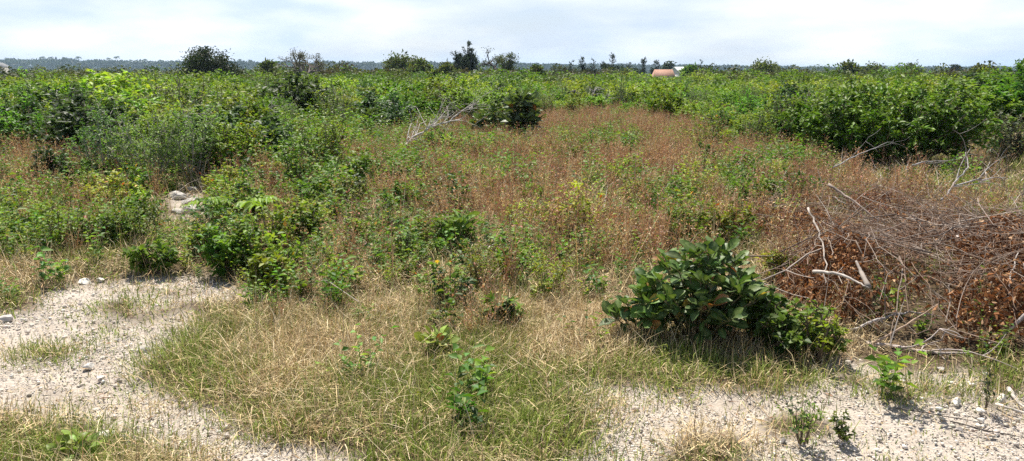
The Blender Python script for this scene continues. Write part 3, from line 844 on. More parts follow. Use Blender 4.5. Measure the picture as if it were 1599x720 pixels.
def midfield():
    g = np.random.default_rng(909); n = 0; used = []
    protos = []
    for k, (cs, L_, words) in enumerate([(BRIGHT + YEL, .045, 'bright yellow green'), (MID, .045, 'mid green'), (DARK + MID, .06, 'dark green'), (YEL, .04, 'yellowish')]):
        vs = []
        for v in range(2):
            fo, st = shrub_geo(600 + k * 5 + v, 1, .5, .5, 9, 7, 7, L_ * 2.1, cs, low=.2, wr=.6, tw=.36, sr=.012, young=.35, upness=.7, old=.015)
            vs.append((fo.mesh('foliage', M_LEAF), st.mesh('stems', M_BARK)))
        protos.append((vs, words))
    while n < 75:
        px, py = g.uniform(-20, 1240), g.uniform(215, 500)
        if py < scrub_line(px) + 6 or (px < 480 and py > 420) or (py > 430 and px < 900 and g.random() < .75) or (930 < px and py > 380) or abs(px - 290) + abs(py - 330) < 70: continue
        P = ground(px, py)
        if vnoise(P[0], P[1], .8, 44) < .42 or any(np.hypot(P[0] - q[0], P[1] - q[1]) < .45 for q in used): continue
        used.append(P); k = g.choice(4, p=[.35, .3, .2, .15]); vs, words = protos[k]; v = g.integers(0, 2)
        hh = g.uniform(.22, .5) * (1 if py < 400 else .7); wd = g.uniform(.8, 1.3)
        t = empty('leafy_weed', P, g.random() * 6.28); t.scale = (hh * wd, hh * wd, hh)
        for nm, me in zip(('foliage', 'stems'), vs[v]):
            c = bpy.data.objects.new(nm, me); COL.objects.link(c); c.parent = t
        where = ('far left of the plot' if px < 240 else 'left of the bleached branch' if px < 560 else 'below the bleached branch' if px < 760 else 'below the dark broadleaf shrubs' if px < 950 else 'behind the large leaved bush')
        dep = 'near the scrub' if py < 290 else 'mid plot' if py < 370 else 'near the straw grass'
        tag(t, f'{words} small weed {where}, {dep}', 'weed', f'{words} weeds {where}, {dep}'); n += 1


midfield()


def feather_plant(px, base, top, wpx, label, seed, nf, col):
    P, h, w = place(px, base, top, wpx, .05); g = np.random.default_rng(seed)
    t = empty('feather_leaved_plant', P); st, fo = MB(), MB()
    tube(st, bez(np.zeros(3), np.array([.02, 0, h * .4]), np.array([0, 0, h * .75]), 6), np.linspace(.012, .006, 6), (.15, .12, .07), 5)
    for i in range(nf):
        az = i * 2.4 + g.normal(0, .3); z0 = h * g.uniform(.35, .78); Lf = w * g.uniform(1.0, 1.6)
        b = np.array([0, 0, z0]); hd = np.array([math.cos(az), math.sin(az), 0])
        e = b + hd * Lf + [0, 0, h * g.uniform(-.12, .16)]; m = b + hd * Lf * .45 + [0, 0, h * .32]
        pts = bez(b, m, e, 9); tube(st, pts, np.linspace(.004, .0015, 9), (.17, .2, .05), 3, False)
        k = 13; u = np.linspace(.15, 1, k)[:, None]
        q = (1 - u) ** 2 * b + 2 * u * (1 - u) * m + u * u * e
        sd = np.cross(hd, [0, 0, 1])
        for sgn in (1, -1):
            D = sd * sgn + hd * .45 + np.array([0, 0, -.35]) + g.normal(0, .12, (k, 3))
            L = Lf * .30 * np.sin(np.clip(u[:, 0], .1, .93) * math.pi) ** .5 * g.uniform(.85, 1.15, k)
            leaves(fo, q, D, np.array([0, 0, 1.0]) + g.normal(0, .2, (k, 3)), L, L * .42, jit(col, k, .12, g), .12, .2)
    fo.build('foliage', M_LEAF, t); st.build('stems', M_BARK, t)
    tag(t, label, 'plant', 'feather leaved plants')


feather_plant(370, 355, 300, 100, 'feather leaved yellow green plant, front left of three in the weeds', 61, 11, (.20, .30, .03))
feather_plant(462, 325, 284, 60, 'feather leaved yellow green plant, right of three with drooping fronds', 62, 8, (.21, .31, .03))
feather_plant(433, 300, 248, 50, 'feather leaved yellow green plant, furthest back and tallest of three', 63, 8, (.20, .29, .03))
P, h, w = place(1252, 692, 622, 50)
shrub_thing('wiry_herb', shrub_geo(150, h, w, w, 8, 5, 5, .022, DARK + MID, low=.3, sr=.004, upness=.8, tw=.3), P, 'dark wiry herb growing in the right gravel near the bottom edge', 'low leafy herbs', cat='herb')
P, h, w = place(1312, 685, 655, 55)
shrub_thing('wiry_herb', shrub_geo(151, h, w * .8, w * .8, 7, 4, 5, .026, DARK + MID, low=.2, sr=.003), P, 'low dark green sprawling herb just right of the wiry gravel herb', 'low leafy herbs', cat='herb')
P, h, w = place(1540, 640, 632, 18)
shrub_thing('wiry_herb', shrub_geo(152, h * 2, w, w, 6, 3, 5, .02, DARK, low=.2, sr=.002), P, 'tiny dark green sprig against a white stone on the right', 'low leafy herbs', cat='herb')

# the scrub: prototypes copied as individual shrubs
SPEC = [  # name, describing words, palette, twig/leaf settings
    ('leafy_shrub', 'bright green leafy shrub', BRIGHT, dict(young=.45)),
    ('leafy_shrub', 'mid green leafy shrub', MID, dict(young=.3)),
    ('leafy_shrub', 'yellow green leafy shrub', YEL, dict(young=.3)),
    ('leafy_shrub', 'dark bluish green leafy shrub', BLUE + DARK, dict(young=.1)),
    ('twiggy_shrub', 'thin twiggy shrub with pale stems', [(.13, .21, .045), (.11, .18, .04)], dict(young=.15, bark=(.20, .17, .13), upness=.8)),
]
PROTO = []
for si, (nm, ds, cs, kw) in enumerate(SPEC):
    vs = []
    for v in range(3):
        if nm == 'twiggy_shrub': geo = shrub_geo(200 + si * 10 + v, 1, .42, .42, 15, 9, 10, .042, cs, low=.25, tw=.32, sr=.011, **kw)
        else: geo = shrub_geo(200 + si * 10 + v, 1, .62, .62, 18 + 2 * v, 10, 12, (.09, .115, .078)[v], cs, low=.18, tw=.3, sr=.011, **kw)
        vs.append((geo[0].mesh('foliage', M_LEAF), geo[1].mesh('stems', M_BARK)))
    PROTO.append(vs)


def landmark(px):
    for lim, s in ((120, 'at the far left'), (260, 'left of the dark windswept tree'), (400, 'below the dark windswept tree'), (540, 'below the bare domed tree'), (700, 'behind the bleached branch'), (860, 'below the flat-topped tree'),
                   (1000, 'around the grey logs'), (1130, 'below the orange roof'), (1300, 'left of the big dense bush')):
        if px < lim: return s
    return 'at the right edge'


BIG = [(1590, 20.5, 2.2), (362, 11.7, 1.0), (500, 11.9, .8), (1372, 13.2, 2.1), (1255, 13.6, 1.0)]
taken = []
cnt = 0
x, y, d = wedge(9000, 9.5, 36, 36)
pxs, pys = project(x, y, H(x, y))
order = np.argsort(d)
for i in order:
    if cnt >= 340: break
    X, Y, D_, px = x[i], y[i], d[i], pxs[i]
    if px < -60 or px > 1660: continue
    if pys[i] > scrub_line(px) - 4: continue
    if any((X - ((bx - 799.5) / F * by)) ** 2 + (Y - by) ** 2 < br * br for bx, by, br in BIG): continue
    zone = float(fbm(X, Y, .28, 91)); z2 = float(fbm(X, Y, .30, 95))
    if rng.random() > .05 + 3.2 * (z2 - .36): continue
    sp = (.55 + .019 * D_) * (1.4 if z2 < .44 else 1)
    if any((X - q[0]) ** 2 + (Y - q[1]) ** 2 < sp * sp for q in taken[-150:]): continue
    taken.append((X, Y))
    if px < 330 and D_ < 18: pr = [.3, .22, .13, .17, .18]
    elif zone > .55: pr = [.47, .2, .17, .1, .06]
    elif zone > .45: pr = [.36, .24, .1, .16, .14]
    else: pr = [.25, .28, .08, .24, .15]
    if px > 1480: pr = [.12, .46, .12, .15, .15]
    k = rng.choice(5, p=pr); v = rng.integers(0, 3)
    hh = rng.uniform(.55, .98) * (.78 + .4 * float(sstep(11, 24, D_))) * (1.15 if px < 560 else 1) * (1.0 if k != 4 else 1.15)
    if 560 < px < 1100 and D_ < 19: hh *= .62
    hh *= .72 + .42 * float(sstep(.4, .62, z2)); hh *= .72 if 1080 < px < 1560 and D_ < 17 else 1
    wd = rng.uniform(.85, 1.35)
    if px > 1480 and D_ > 20: hh *= 1.2
    t = empty(SPEC[k][0], (X, Y, float(H(X, Y)) - .02), rng.random() * 6.283); t.scale = (hh * wd, hh * wd, hh)
    for nm, me in zip(('foliage', 'stems'), PROTO[k][v]):
        if nm == 'stems' and D_ > 24 and k != 4: continue
        c = bpy.data.objects.new(nm, me); COL.objects.link(c); c.parent = t
    dep = 'front of the scrub' if D_ < 15 else ('middle of the scrub' if D_ < 23 else 'back of the scrub')
    tag(t, f'{SPEC[k][1]} {landmark(px)}, {dep}', 'shrub', f'{SPEC[k][1]}s {landmark(px)}, {dep}')
    cnt += 1
print('shrubs', cnt, 'farthest', max(math.hypot(*q) for q in taken))
DMAX = max(math.hypot(*q) for q in taken)


# ------------------------------------------------------------------ far scrub as one mass
def proto_clump(g, n, cols, flat=.8):
    mb = MB()
    nl = 5
    ce = g.normal(0, .42, (nl, 3)) * [1, 1, .4] + [0, 0, .5]
    P = ce[g.integers(0, nl, n)] + unit(g.normal(0, 1, (n, 3))) * (g.uniform(.12, .34, n) * 1.0)[:, None] * [1, 1, 1.0]
    P[:, 2] = np.clip(P[:, 2], .03, None)
    D = g.normal(0, 1, (n, 3)) + [0, 0, .3]
    leaves(mb, P, D, np.array([0, 0, 1.0]) + g.normal(0, .6, (n, 3)), g.uniform(.09, .18, n), g.uniform(.06, .11, n), jit((1, 1, 1), n, .2, g) * .5, .2, .15)
    V, C, T, Q = mb.arrays()
    return V, C * 2, T, Q


def far_scrub():
    g = np.random.default_rng(77); protos = [proto_clump(g, 230, None) for _ in range(6)]
    mb = MB()
    for d1, d2, n, s0, s1, pal in [(DMAX * .72, 60, 1700, .9, 1.35, BRIGHT + MID + YEL), (60, 110, 2000, 1.2, 1.9, MID + OLIVE + BRIGHT), (110, 260, 1500, 2.2, 3.6, OLIVE + MID), (260, 900, 1200, 4, 7, OLIVE + [(.06, .085, .04)])]:
        x, y, d = wedge(n, d1, d2, 42)
        if d1 < 40:
            keep = (d > DMAX * .97) | (np.abs(np.degrees(np.arctan2(x, y))) > 35.2)
            x, y, d = x[keep], y[keep], d[keep]; n = len(x)
        sp = fbm(x, y, .06 if d1 > 50 else .12, 95)
        pal = np.array(pal); c = pal[np.clip((sp * 1.5 - .25 + rng.normal(0, .18, n)) * len(pal), 0, len(pal) - 1).astype(int)] * rng.uniform(.75, 1.25, (n, 1))
        px_, _ = project(x, y, H(x, y))
        if d1 < 70:
            yg = (px_ > 1480) & (rng.random(n) < .7); c[yg] = np.array([(.125, .155, .035), (.10, .13, .03), (.15, .175, .045)])[rng.integers(0, 3, yg.sum())]
        s = rng.uniform(s0, s1, n)
        P = np.stack([x, y, H(x, y) - .05], 1); pk = rng.integers(0, 6, n)
        hh = s * rng.uniform(.62, 1.0, n)
        hh = np.minimum(hh, np.where(d < 100, 1.35 + (d - 35) * .004, 99))
        hs_ = (px_ > 1005) & (px_ < 1088) & (d > 55); hh = np.where(hs_, np.minimum(hh, EYE - 11 / F * d - H(x, y)), hh); hh = np.maximum(hh, .3)
        for i, pr in enumerate(protos):
            k = pk == i
            scatter(mb, pr, P[k], rng.random(k.sum()) * 6.283, np.stack([s[k] * 1.2, s[k] * 1.2, hh[k]], 1), c[k])
    n = 420; x, y, d = wedge(n, 80, 150, 40); px_, _ = project(x, y, H(x, y))
    belt = np.interp(px_, [-400, 250, 380, 450, 640, 700, 850, 950, 1100, 1250, 1450, 1500, 2000], [108, 109, 106, 104, 103, 104, 106, 108, 107, 108, 108, 106, 104])
    ok = (rng.random(n) < .75) & ~((px_ > 1000) & (px_ < 1095)); zt = EYE + (110 - belt + rng.uniform(-5, 2, n)) / F * d; hh = np.maximum(zt - H(x, y), 1.2)
    c = np.array([(.085, .10, .032), (.07, .09, .03), (.10, .11, .04), (.095, .08, .05)])[rng.integers(0, 4, n)] * rng.uniform(.7, 1.1, (n, 1)); pk = rng.integers(0, 6, n)
    P = np.stack([x, y, H(x, y) - .05], 1); s = rng.uniform(2.2, 3.8, n)
    for i, pr in enumerate(protos):
        k = (pk == i) & ok
        scatter(mb, pr, P[k], rng.random(k.sum()) * 6.283, np.stack([s[k], s[k], hh[k]], 1), c[k])
    tag(mb.build('distant_scrub', M_FAR), 'low green scrub reaching back to the far treeline', 'scrub', kind='stuff')


far_scrub()


# ------------------------------------------------------------------ trees of the skyline
def tree(name, px, wpx, top, d, style, label, group, seed, leaf=None, cols=OLIVE, base=None):
    g = np.random.default_rng(seed)
    B = at(px, 110, d); B[2] = float(H(B[0], B[1]))
    zt = at(px, top, d)[2]; h = zt - B[2]; w = wpx / F * d / 2
    t = empty(name, B); tr, cr = MB(), MB()
    tips = []
    bark = np.array((.13, .11, .095)) if style != 'bare' else np.array((.24, .20, .18))

    def grow(p, dr, L, rad, dep, spread, upb):
        q = p + dr * L; m = (p + q) / 2 + g.normal(0, .07 * L, 3)
        pts = bez(p, m, q, 4)
        tube(tr, pts, np.linspace(rad, rad * .7, 4), bark * g.uniform(.8, 1.2), 5 if dep > 1 else 3, False)
        if dep == 0:
            tips.append((q, dr)); return
        for _ in range(3 if g.random() < .55 else 2):
            nd = unit(dr + g.normal(0, spread, 3) + [0, 0, upb])
            grow(pts[3] if g.random() < .7 else pts[2], nd, L * g.uniform(.62, .85), rad * .66, dep - 1, spread, upb)

    S = leaf or .012 * d * .35
    if style in ('bare', 'umbrella'):
        grow(np.zeros(3), unit(np.array([.05, 0, 1.0])), h * .3, .06 * h, 6 if style == 'bare' else 6, .5, .12 if style == 'bare' else .05)
        T = np.array([q for q, _ in tips])
        # fit the crown to the height and width seen
        s = np.array([w / max(np.percentile(np.abs(T[:, 0]), 96), .1), w / max(np.percentile(np.abs(T[:, 1]), 96), .1), h / T[:, 2].max()])
        for A in tr.V: A *= s.astype(np.float32)
        T = T * s
        n = len(T)
        side = (T[:, 0] > -.2 * w) if style == 'umbrella' else (T[:, 0] > .15 * w)
        k = np.where(side, 12, 3)
        if style == 'bare': k = np.full(n, 5)
        idx = np.repeat(np.arange(n), k); m = len(idx)
        leaves(cr, T[idx] + g.normal(0, S * 1.2, (m, 3)) * [1, 1, .6], g.normal(0, 1, (m, 3)), np.array([0, 0, 1.0]) + g.normal(0, .5, (m, 3)), S * g.uniform(.6, 1.3, m), S * .5, jit(cols[0], m, .25, g))
    elif style == 'casuarina':
        ns = max(6, int(wpx / 2.5)); w *= 1.6
        for i in range(ns):
            a = g.random() * 6.283; f = 0 if i == 0 else g.uniform(.3, 1)
            hx = w * f * math.cos(a); hy = w * f * math.sin(a); hz = h * (1 if i == 0 else g.uniform(.55, .9) * (1 - .25 * f))
            e = np.array([hx + .12 * h * (i == 0) * .6, hy, hz]); m_ = np.array([hx * .5, hy * .5, hz * .5])
            pts = bez(np.zeros(3), m_, e, 8); tube(tr, pts, np.linspace(.022 * h, .004 * h, 8), bark, 5, False)
            nb = 34
            for u in g.uniform(.22, 1, nb):
                p0 = (1 - u) ** 2 * 0 + 2 * u * (1 - u) * m_ + u * u * e
                dr = unit(np.array([g.normal(), g.normal(), .75])); L = h * .23 * (1.15 - u) * g.uniform(.6, 1.3) + .05 * h
                p1 = p0 + dr * L; tube(tr, np.stack([p0, p1]), [.004 * h, .002 * h], bark, 3, False)
                k = 20; s_ = g.uniform(.15, 1.1, k)[:, None]
                D = dr * .7 + g.normal(0, .5, (k, 3)) + [0, 0, -.05]
                leaves(cr, p0 + (p1 - p0) * s_ + g.normal(0, .01 * h, (k, 3)), D, g.normal(0, 1, (k, 3)), h * g.uniform(.03, .07, k), h * .013, jit(cols[g.integers(0, len(cols))], k, .2, g), .1, .3)
    else:  # bushy: trunk, limbs, and leaf clumps spread through an uneven crown
        nc = 26 if style == 'bushy' else 48
        lean = .25 if style == 'wind' else 0
        for i in range(nc):
            a = g.random() * 6.283; rr = math.sqrt(g.random())
            lx = math.cos(a) * rr * w * .82; ly = math.sin(a) * rr * w * .7
            zz = h * math.sqrt(max(.05, 1 - .85 * rr * rr)) * g.uniform(.35, .93)
            if style == 'wind':
                zz = h * g.uniform(.12, .9) * (1 if -.55 < lx / w < .25 else .72)
                zz *= .62 + .55 * vnoise(lx * 1.6 + seed, 0., 1.0, 2)
            c = np.array([lx + lean * zz * .3, ly, zz])
            tube(tr, bez(np.zeros(3), c * [.3, .3, .6], c, 5), np.linspace(.02 * h, .006 * h, 5), bark, 4, False)
            k = 90 if style == 'bushy' else 200
            R_ = w * (.28 if style == 'bushy' else .26)
            P = c + g.normal(0, 1, (k, 3)) * [R_ * .62, R_ * .62, min(R_, h * .25) * .5]
            if style == 'wind': P[:, 0] += (P[:, 2] - c[2]) * .5
            P[:, 2] = np.clip(P[:, 2], .05, h * 1.04)
            D = g.normal(0, 1, (k, 3)) + ([.8, 0, .3] if style == 'wind' else [0, 0, .3])
            leaves(cr, P, D, np.array([0, 0, 1.0]) + g.normal(0, .6, (k, 3)), S * g.uniform(.7, 1.4, k), S * .55, jit(cols[g.integers(0, len(cols))], k, .25, g))
    tr.build('trunk', M_BARK, t); cr.build('crown', M_FAR, t)
    tag(t, label, 'tree', group)


CAS = [(.035, .055, .04), (.045, .065, .05)]
BLK = [(.022, .032, .018), (.028, .04, .02), (.035, .045, .025), (.04, .06, .02)]
G1, G2, G3 = 'broadleaf trees on the skyline', 'feathery trees on the skyline', 'small bushy trees behind the scrub'
tree('broadleaf_tree', 322, 92, 76, 70, 'wind', 'dark windswept rounded tree on the skyline, biggest on the left', G1, 301, cols=BLK, leaf=.22)
tree('bare_tree', 472, 62, 76, 90, 'bare', 'nearly bare domed tree with reddish grey twigs on the skyline', G1, 302, cols=[(.10, .095, .045)], leaf=.17)
tree('flat_topped_tree', 776, 54, 75, 100, 'umbrella', 'flat topped tree with open crown right of the tall feathery tree', G1, 303, cols=[(.085, .10, .035)], leaf=.22)
tree('casuarina_tree', 727, 30, 64, 100, 'casuarina', 'tallest feathery dark tree with a leaning pointed top', G2, 304, cols=CAS)
for i, (a, w, tp, d, l) in enumerate([
        (890, 15, 95, 140, 'feathery dark tree, leftmost of the row right of the flat topped tree'), (906, 15, 91, 140, 'feathery dark tree leaning right, second of the row right of the flat topped tree'),
        (924, 24, 94, 140, 'low wide feathery dark tree, third of the row right of the flat topped tree'), (953, 30, 87, 140, 'tallest open feathery tree of the row right of the flat topped tree'),
        (980, 8, 97, 190, 'narrow pointed dark tree between the row and the orange roof'), (1002, 14, 94, 170, 'leaning pointed dark tree just left of the orange roof'),
        (1022, 10, 96, 230, 'narrow dark tree rising directly behind the orange roof'), (1092, 18, 96, 170, 'dark feathery tree right of the orange roof'),
        (612, 20, 95, 120, 'small dark feathery tree left of the olive bushy trees'), (1402, 9, 99, 700, 'far tiny pale conifer alone on the right horizon')]):
    tree('casuarina_tree', a, w, tp, d, 'casuarina', l, G2, 310 + i, cols=CAS)
for i, (a, w, tp, d, cs, st, l) in enumerate([
        (420, 34, 92, 95, OLIVE, 'bushy', 'small olive tree touching the left side of the bare domed tree'), (635, 46, 88, 105, OLIVE, 'bare', 'bare grey shrub tree left of the olive bushy trees'),
        (658, 48, 94, 85, OLIVE + YEL[:1], 'bushy', 'olive green bushy tree, left of two beside the tall feathery tree'), (694, 42, 97, 85, OLIVE, 'bushy', 'olive green bushy tree, right of two beside the tall feathery tree'),
        (838, 36, 103, 80, OLIVE + DARK, 'bushy', 'low dark round tree right of the flat topped tree'), (1046, 34, 97, 240, [(.05, .07, .04)], 'bushy', 'dark broad tree standing behind the orange roof'),
        (1075, 30, 101, 120, MID, 'bushy', 'round green tree touching the right side of the orange roof'), (1186, 40, 99, 120, OLIVE, 'bare', 'thin brownish bare tree midway between orange roof and big dense bush'),
        (1322, 46, 99, 110, OLIVE + DARK, 'bushy', 'dark bushy tree on the skyline above the big dense bush'), (1366, 24, 102, 130, OLIVE + DARK, 'bare', 'small twiggy tree just right of the dark bushy skyline tree'),
        (1426, 18, 104, 150, OLIVE, 'bare', 'small bare tree alone on the flat right skyline'), (1492, 17, 99, 260, [(.03, .045, .035)], 'bushy', 'small dark far tree on the right skyline'),
        (1533, 48, 99, 60, OLIVE + YEL[:1], 'bushy', 'olive twiggy tree above the yellow green bushes on the right'), (1600, 36, 92, 45, MID + DARK, 'bushy', 'taller dark green tree cut by the right frame edge'),
        (1560, 60, 104, 48, OLIVE + MID, 'bushy', 'yellow green bushy tree left of the tree cut by the frame'), (540, 60, 106, 110, OLIVE + MID, 'bushy', 'low olive tree right of the bare domed tree')]):
    tree('bare_tree' if st == 'bare' else 'bushy_tree', a, w, tp, d, st, l, G3, 330 + i, cols=cs)


def treeline():
    mb = MB(); g = np.random.default_rng(88)
    px = -1500
    while px < 3000:
        topy = np.interp(px, [-1500, 0, 280, 420, 600, 900, 1150, 1300, 3000], [93, 94, 97, 98, 99, 101.5, 104.5, 106, 106])
        d = g.uniform(1350, 1700); w = g.uniform(9, 20); B = at(px, 110, d); B[2] = -3
        zt = at(px, topy + g.normal(1.5, 1.3), d)[2]; h = zt - B[2]
        n = 170
        P = B + np.stack([g.normal(0, w * .35, n), g.normal(0, 12, n), h * (1 - g.random(n) ** 2.0)], 1)
        c = np.array([(.025, .042, .024), (.033, .052, .028), (.022, .038, .026)])[g.integers(0, 3)]
        leaves(mb, P, g.normal(0, 1, (n, 3)) + [0, 0, .5], np.array([0, -.5, 1.0]) + g.normal(0, .6, (n, 3)), g.uniform(3, 6, n), g.uniform(2.5, 4.5, n), jit(c, n, .2, g))
        px += g.uniform(3, 7)
    tag(mb.build('distant_treeline', M_FAR), 'hazy blue treeline along the whole horizon', 'woodland', kind='stuff')


treeline()

# coconut palms standing over the treeline on the left
pm_t, pm_c = MB(), MB()
tube(pm_t, bez(np.zeros(3), np.array([.6, 0, 9]), np.array([.2, 0, 18]), 7), np.linspace(.3, .18, 7), (.16, .14, .12), 6)
g = np.random.default_rng(4)
for i in range(18):
    az = i * 2.4; el = g.uniform(-.3, .9); hd = np.array([math.cos(az), math.sin(az), 0])
    b = np.array([.2, 0, 18]); m = b + hd * 1.8 + [0, 0, 1.6 * el + .6]; e = b + hd * 3.4 + [0, 0, 1.6 * el - 1.3]
    u = np.linspace(.1, 1, 12)[:, None]; q = (1 - u) ** 2 * b + 2 * u * (1 - u) * m + u * u * e; sd = np.cross(hd, [0, 0, 1])
    for s in (1, -1): leaves(pm_c, q, sd * s + hd * .5 + np.array([0, 0, -.5]) + g.normal(0, .1, (12, 3)), np.array([0, 0, 1.0]) + np.zeros((12, 3)), np.full(12, 1.0), np.full(12, .28), jit((.045, .075, .03), 12, .1, g))
mt, mc = pm_t.mesh('trunk', M_BARK), pm_c.mesh('crown', M_FAR)
for px, tp in [(14, 90), (33, 92), (68, 88), (81, 88.5), (104, 89), (125, 88), (151, 92), (172, 90), (184, 87.5), (206, 93), (228, 92), (252, 93), (270, 94), (375, 92), (392, 93)]:
    d = rng.uniform(1250, 1330); B = at(px, 110, d); B[2] = -3; hh = (at(px, tp, d)[2] + 3) / 19
    t = empty('palm_tree', B, rng.random() * 6.28); t.scale = (hh * .9, hh * .9, hh)
    for nm, me in (('trunk', mt), ('crown', mc)):
        c = bpy.data.objects.new(nm, me); COL.objects.link(c); c.parent = t
    where = 'left of the dark windswept tree' if px < 300 else 'right of the dark windswept tree'
    tag(t, f'tiny far palm standing above the hazy treeline {where}', 'palm tree', f'palms over the treeline {where}')


# ------------------------------------------------------------------ buildings
def box(mb, a, b, c):
    a, b = np.array(a, float), np.array(b, float)
    V = np.array([[a[0], a[1], a[2]], [b[0], a[1], a[2]], [b[0], b[1], a[2]], [a[0], b[1], a[2]], [a[0], a[1], b[2]], [b[0], a[1], b[2]], [b[0], b[1], b[2]], [a[0], b[1], b[2]]])
    mb.add(V, c, None, [(0, 3, 2, 1), (4, 5, 6, 7), (0, 1, 5, 4), (1, 2, 6, 5), (2, 3, 7, 6), (3, 0, 4, 7)])


def gable(mb, x0, x1, y0, y1, ze, zr, c, th=.12, hip=0.):
    ym = (y0 + y1) / 2
    top = np.array([[x0, y0, ze], [x1, y0, ze], [x1 - hip, ym, zr], [x0 + hip, ym, zr], [x0, y1, ze], [x1, y1, ze]])
    V = np.concatenate([top, top - [0, 0, th]])
    mb.add(V, c, [(1, 5, 2), (0, 3, 4), (7, 8, 11), (6, 10, 9)] if hip else None, [(0, 1, 2, 3), (3, 2, 5, 4), (9, 8, 7, 6), (10, 11, 8, 9), (0, 6, 7, 1), (4, 5, 11, 10)] + ([(1, 7, 11, 5), (0, 4, 10, 6)] if hip else [(0, 3, 9, 6), (3, 4, 10, 9), (1, 7, 8, 2), (2, 8, 11, 5)]))


def house(name, px, wpx, eave, ridge, d, rc, wc, label, hip=.0, depth=.8, rz=0.):
    B = at(px, 110, d); B[2] = float(H(B[0], B[1])); w = wpx / F * d; ze = at(px, eave, d)[2] - B[2]; zr = at(px, ridge, d)[2] - B[2]
    t = empty(name, B, rz); m = MB(); dp = w * depth
    box(m, (-w * .46, -dp * .42, 0), (w * .46, dp * .42, ze - .14), wc)
    if not hip:
        for s in (-1, 1):
            xx = s * w * .455
            m.add(np.array([[xx, -dp * .42, ze - .14], [xx, dp * .42, ze - .14], [xx, 0, zr - .14]]), wc, [(0, 1, 2)])
    m.build('wall', M_WALL, t)
    r = MB(); gable(r, -w / 2, w / 2, -dp / 2, dp / 2, ze, zr, rc, hip=hip * w); r.build('roof', M_ROOF, t)
    o = MB(); box(o, (-.45, -dp * .42 - .05, 0), (.45, -dp * .42 - .003, 2.0), (.12, .08, .05)); o.build('door', M_WALL, t)
    for s in (-1, 1):
        o = MB(); box(o, (s * w * .28 - .4, -dp * .42 - .04, .95), (s * w * .28 + .4, -dp * .42 - .003, 1.95), (.05, .055, .06)); o.build('window', M_WALL, t)
    tag(t, label, 'house')


house('house', 1036, 33, 120, 108.5, 200, (.36, .20, .14), (.66, .62, .56), 'small house with a faded orange roof half hidden by scrub', .08)
house('house', 1066, 34, 116, 104.5, 214, (.62, .66, .64), (.62, .60, .57), 'house with a pale whitish roof directly right of the orange roof', .0, 1.0, .5)
house('shed', 920, 28, 121.5, 117.5, 150, (.42, .41, .40), (.40, .37, .34), 'low grey roofed shed in the scrub below the row of feathery trees', .1)
house('house', -8, 34, 104.5, 98, 170, (.22, .225, .235), (.4, .38, .35), 'grey roofed house cut by the left frame edge', .1)
P = at(741, 112, 92); P[2] = float(H(P[0], P[1]))
t = empty('ruined_wall', P); tag(t, 'short whitewashed ruined wall below the tallest feathery tree', 'wall')
m = MB(); hz = at(741, 109, 92)[2] - P[2]
for i, (a, b, c) in enumerate([(-.45, -.15, .82), (-.15, .2, 1.0), (.2, .45, .88)]): box(m, (a + .002, -.15, 0), (b - .002, .15, hz * c), (.66, .63, .58))
m.build('masonry', M_WALL, t)


# ------------------------------------------------------------------ dead branches
def branch_thing(name, pts, rad, col, label, group, twigs=0, seed=0, tl=.3, cat='branch', parent=None, spread=.7, sub=True):
    """pts: (px, py, distance) along the main limb"""
    g = np.random.default_rng(seed); m = MB()
    W = np.array([at(a, b, d) for a, b, d in pts])
    k = max(12, len(W) * 4); u = np.linspace(0, len(W) - 1, k)
    Pp = np.stack([np.interp(u, np.arange(len(W)), W[:, q]) for q in range(3)], 1)
    for _ in range(3): Pp[1:-1] = (Pp[:-2] + Pp[1:-1] * 2 + Pp[2:]) / 4
    L = np.linalg.norm(W[-1] - W[0]); Pp[1:-1] += g.normal(0, .006 * L, (k - 2, 3))
    Pp[:, 2] = np.maximum(Pp[:, 2], H(Pp[:, 0], Pp[:, 1]) + .01)
    org = Pp[0].copy(); Pp = Pp - org
    r = np.linspace(rad, rad * .35, k) * (1 + g.normal(0, .08, k))
    cc = np.asarray(col) * np.clip(1 + g.normal(0, .15, (k, 1)), .6, 1.4)
    tube(m, Pp, r, cc, 7)
    t = empty(name, org); m.build('limb', M_BARK, t, smooth=True)

    def twig(p, dr, ln, rr, lev, mb):
        q = bez(p, p + dr * ln * .5 + g.normal(0, .1 * ln, 3), p + unit(dr + g.normal(0, .3, 3)) * ln, 6)
        q[:, 2] = np.maximum(q[:, 2], H(q[:, 0] + org[0], q[:, 1] + org[1]) - org[2] + .005)
        tube(mb, q, np.linspace(rr, rr * .35, 6), np.asarray(col) * g.uniform(.75, 1.25), 5 if lev else 4)
        if lev:
            for j in range(g.integers(2, 4)): twig(q[g.integers(2, 6)], unit(dr + g.normal(0, spread * .8, 3)), ln * g.uniform(.4, .7), rr * .55, lev - 1, mb)
    for i in range(twigs):
        j = g.integers(k // 4, k - 1); dr = unit(unit(Pp[min(j + 1, k - 1)] - Pp[j - 1]) + g.normal(0, spread, 3) * [1, 1, .7] + [0, 0, .15])
        tm = MB(); twig(Pp[j], dr, tl * g.uniform(.5, 1.2), r[j] * .6, 1, tm); tm.build('side_twig', M_BARK, t, smooth=True)
    tag(t, label, cat, group)
    return t


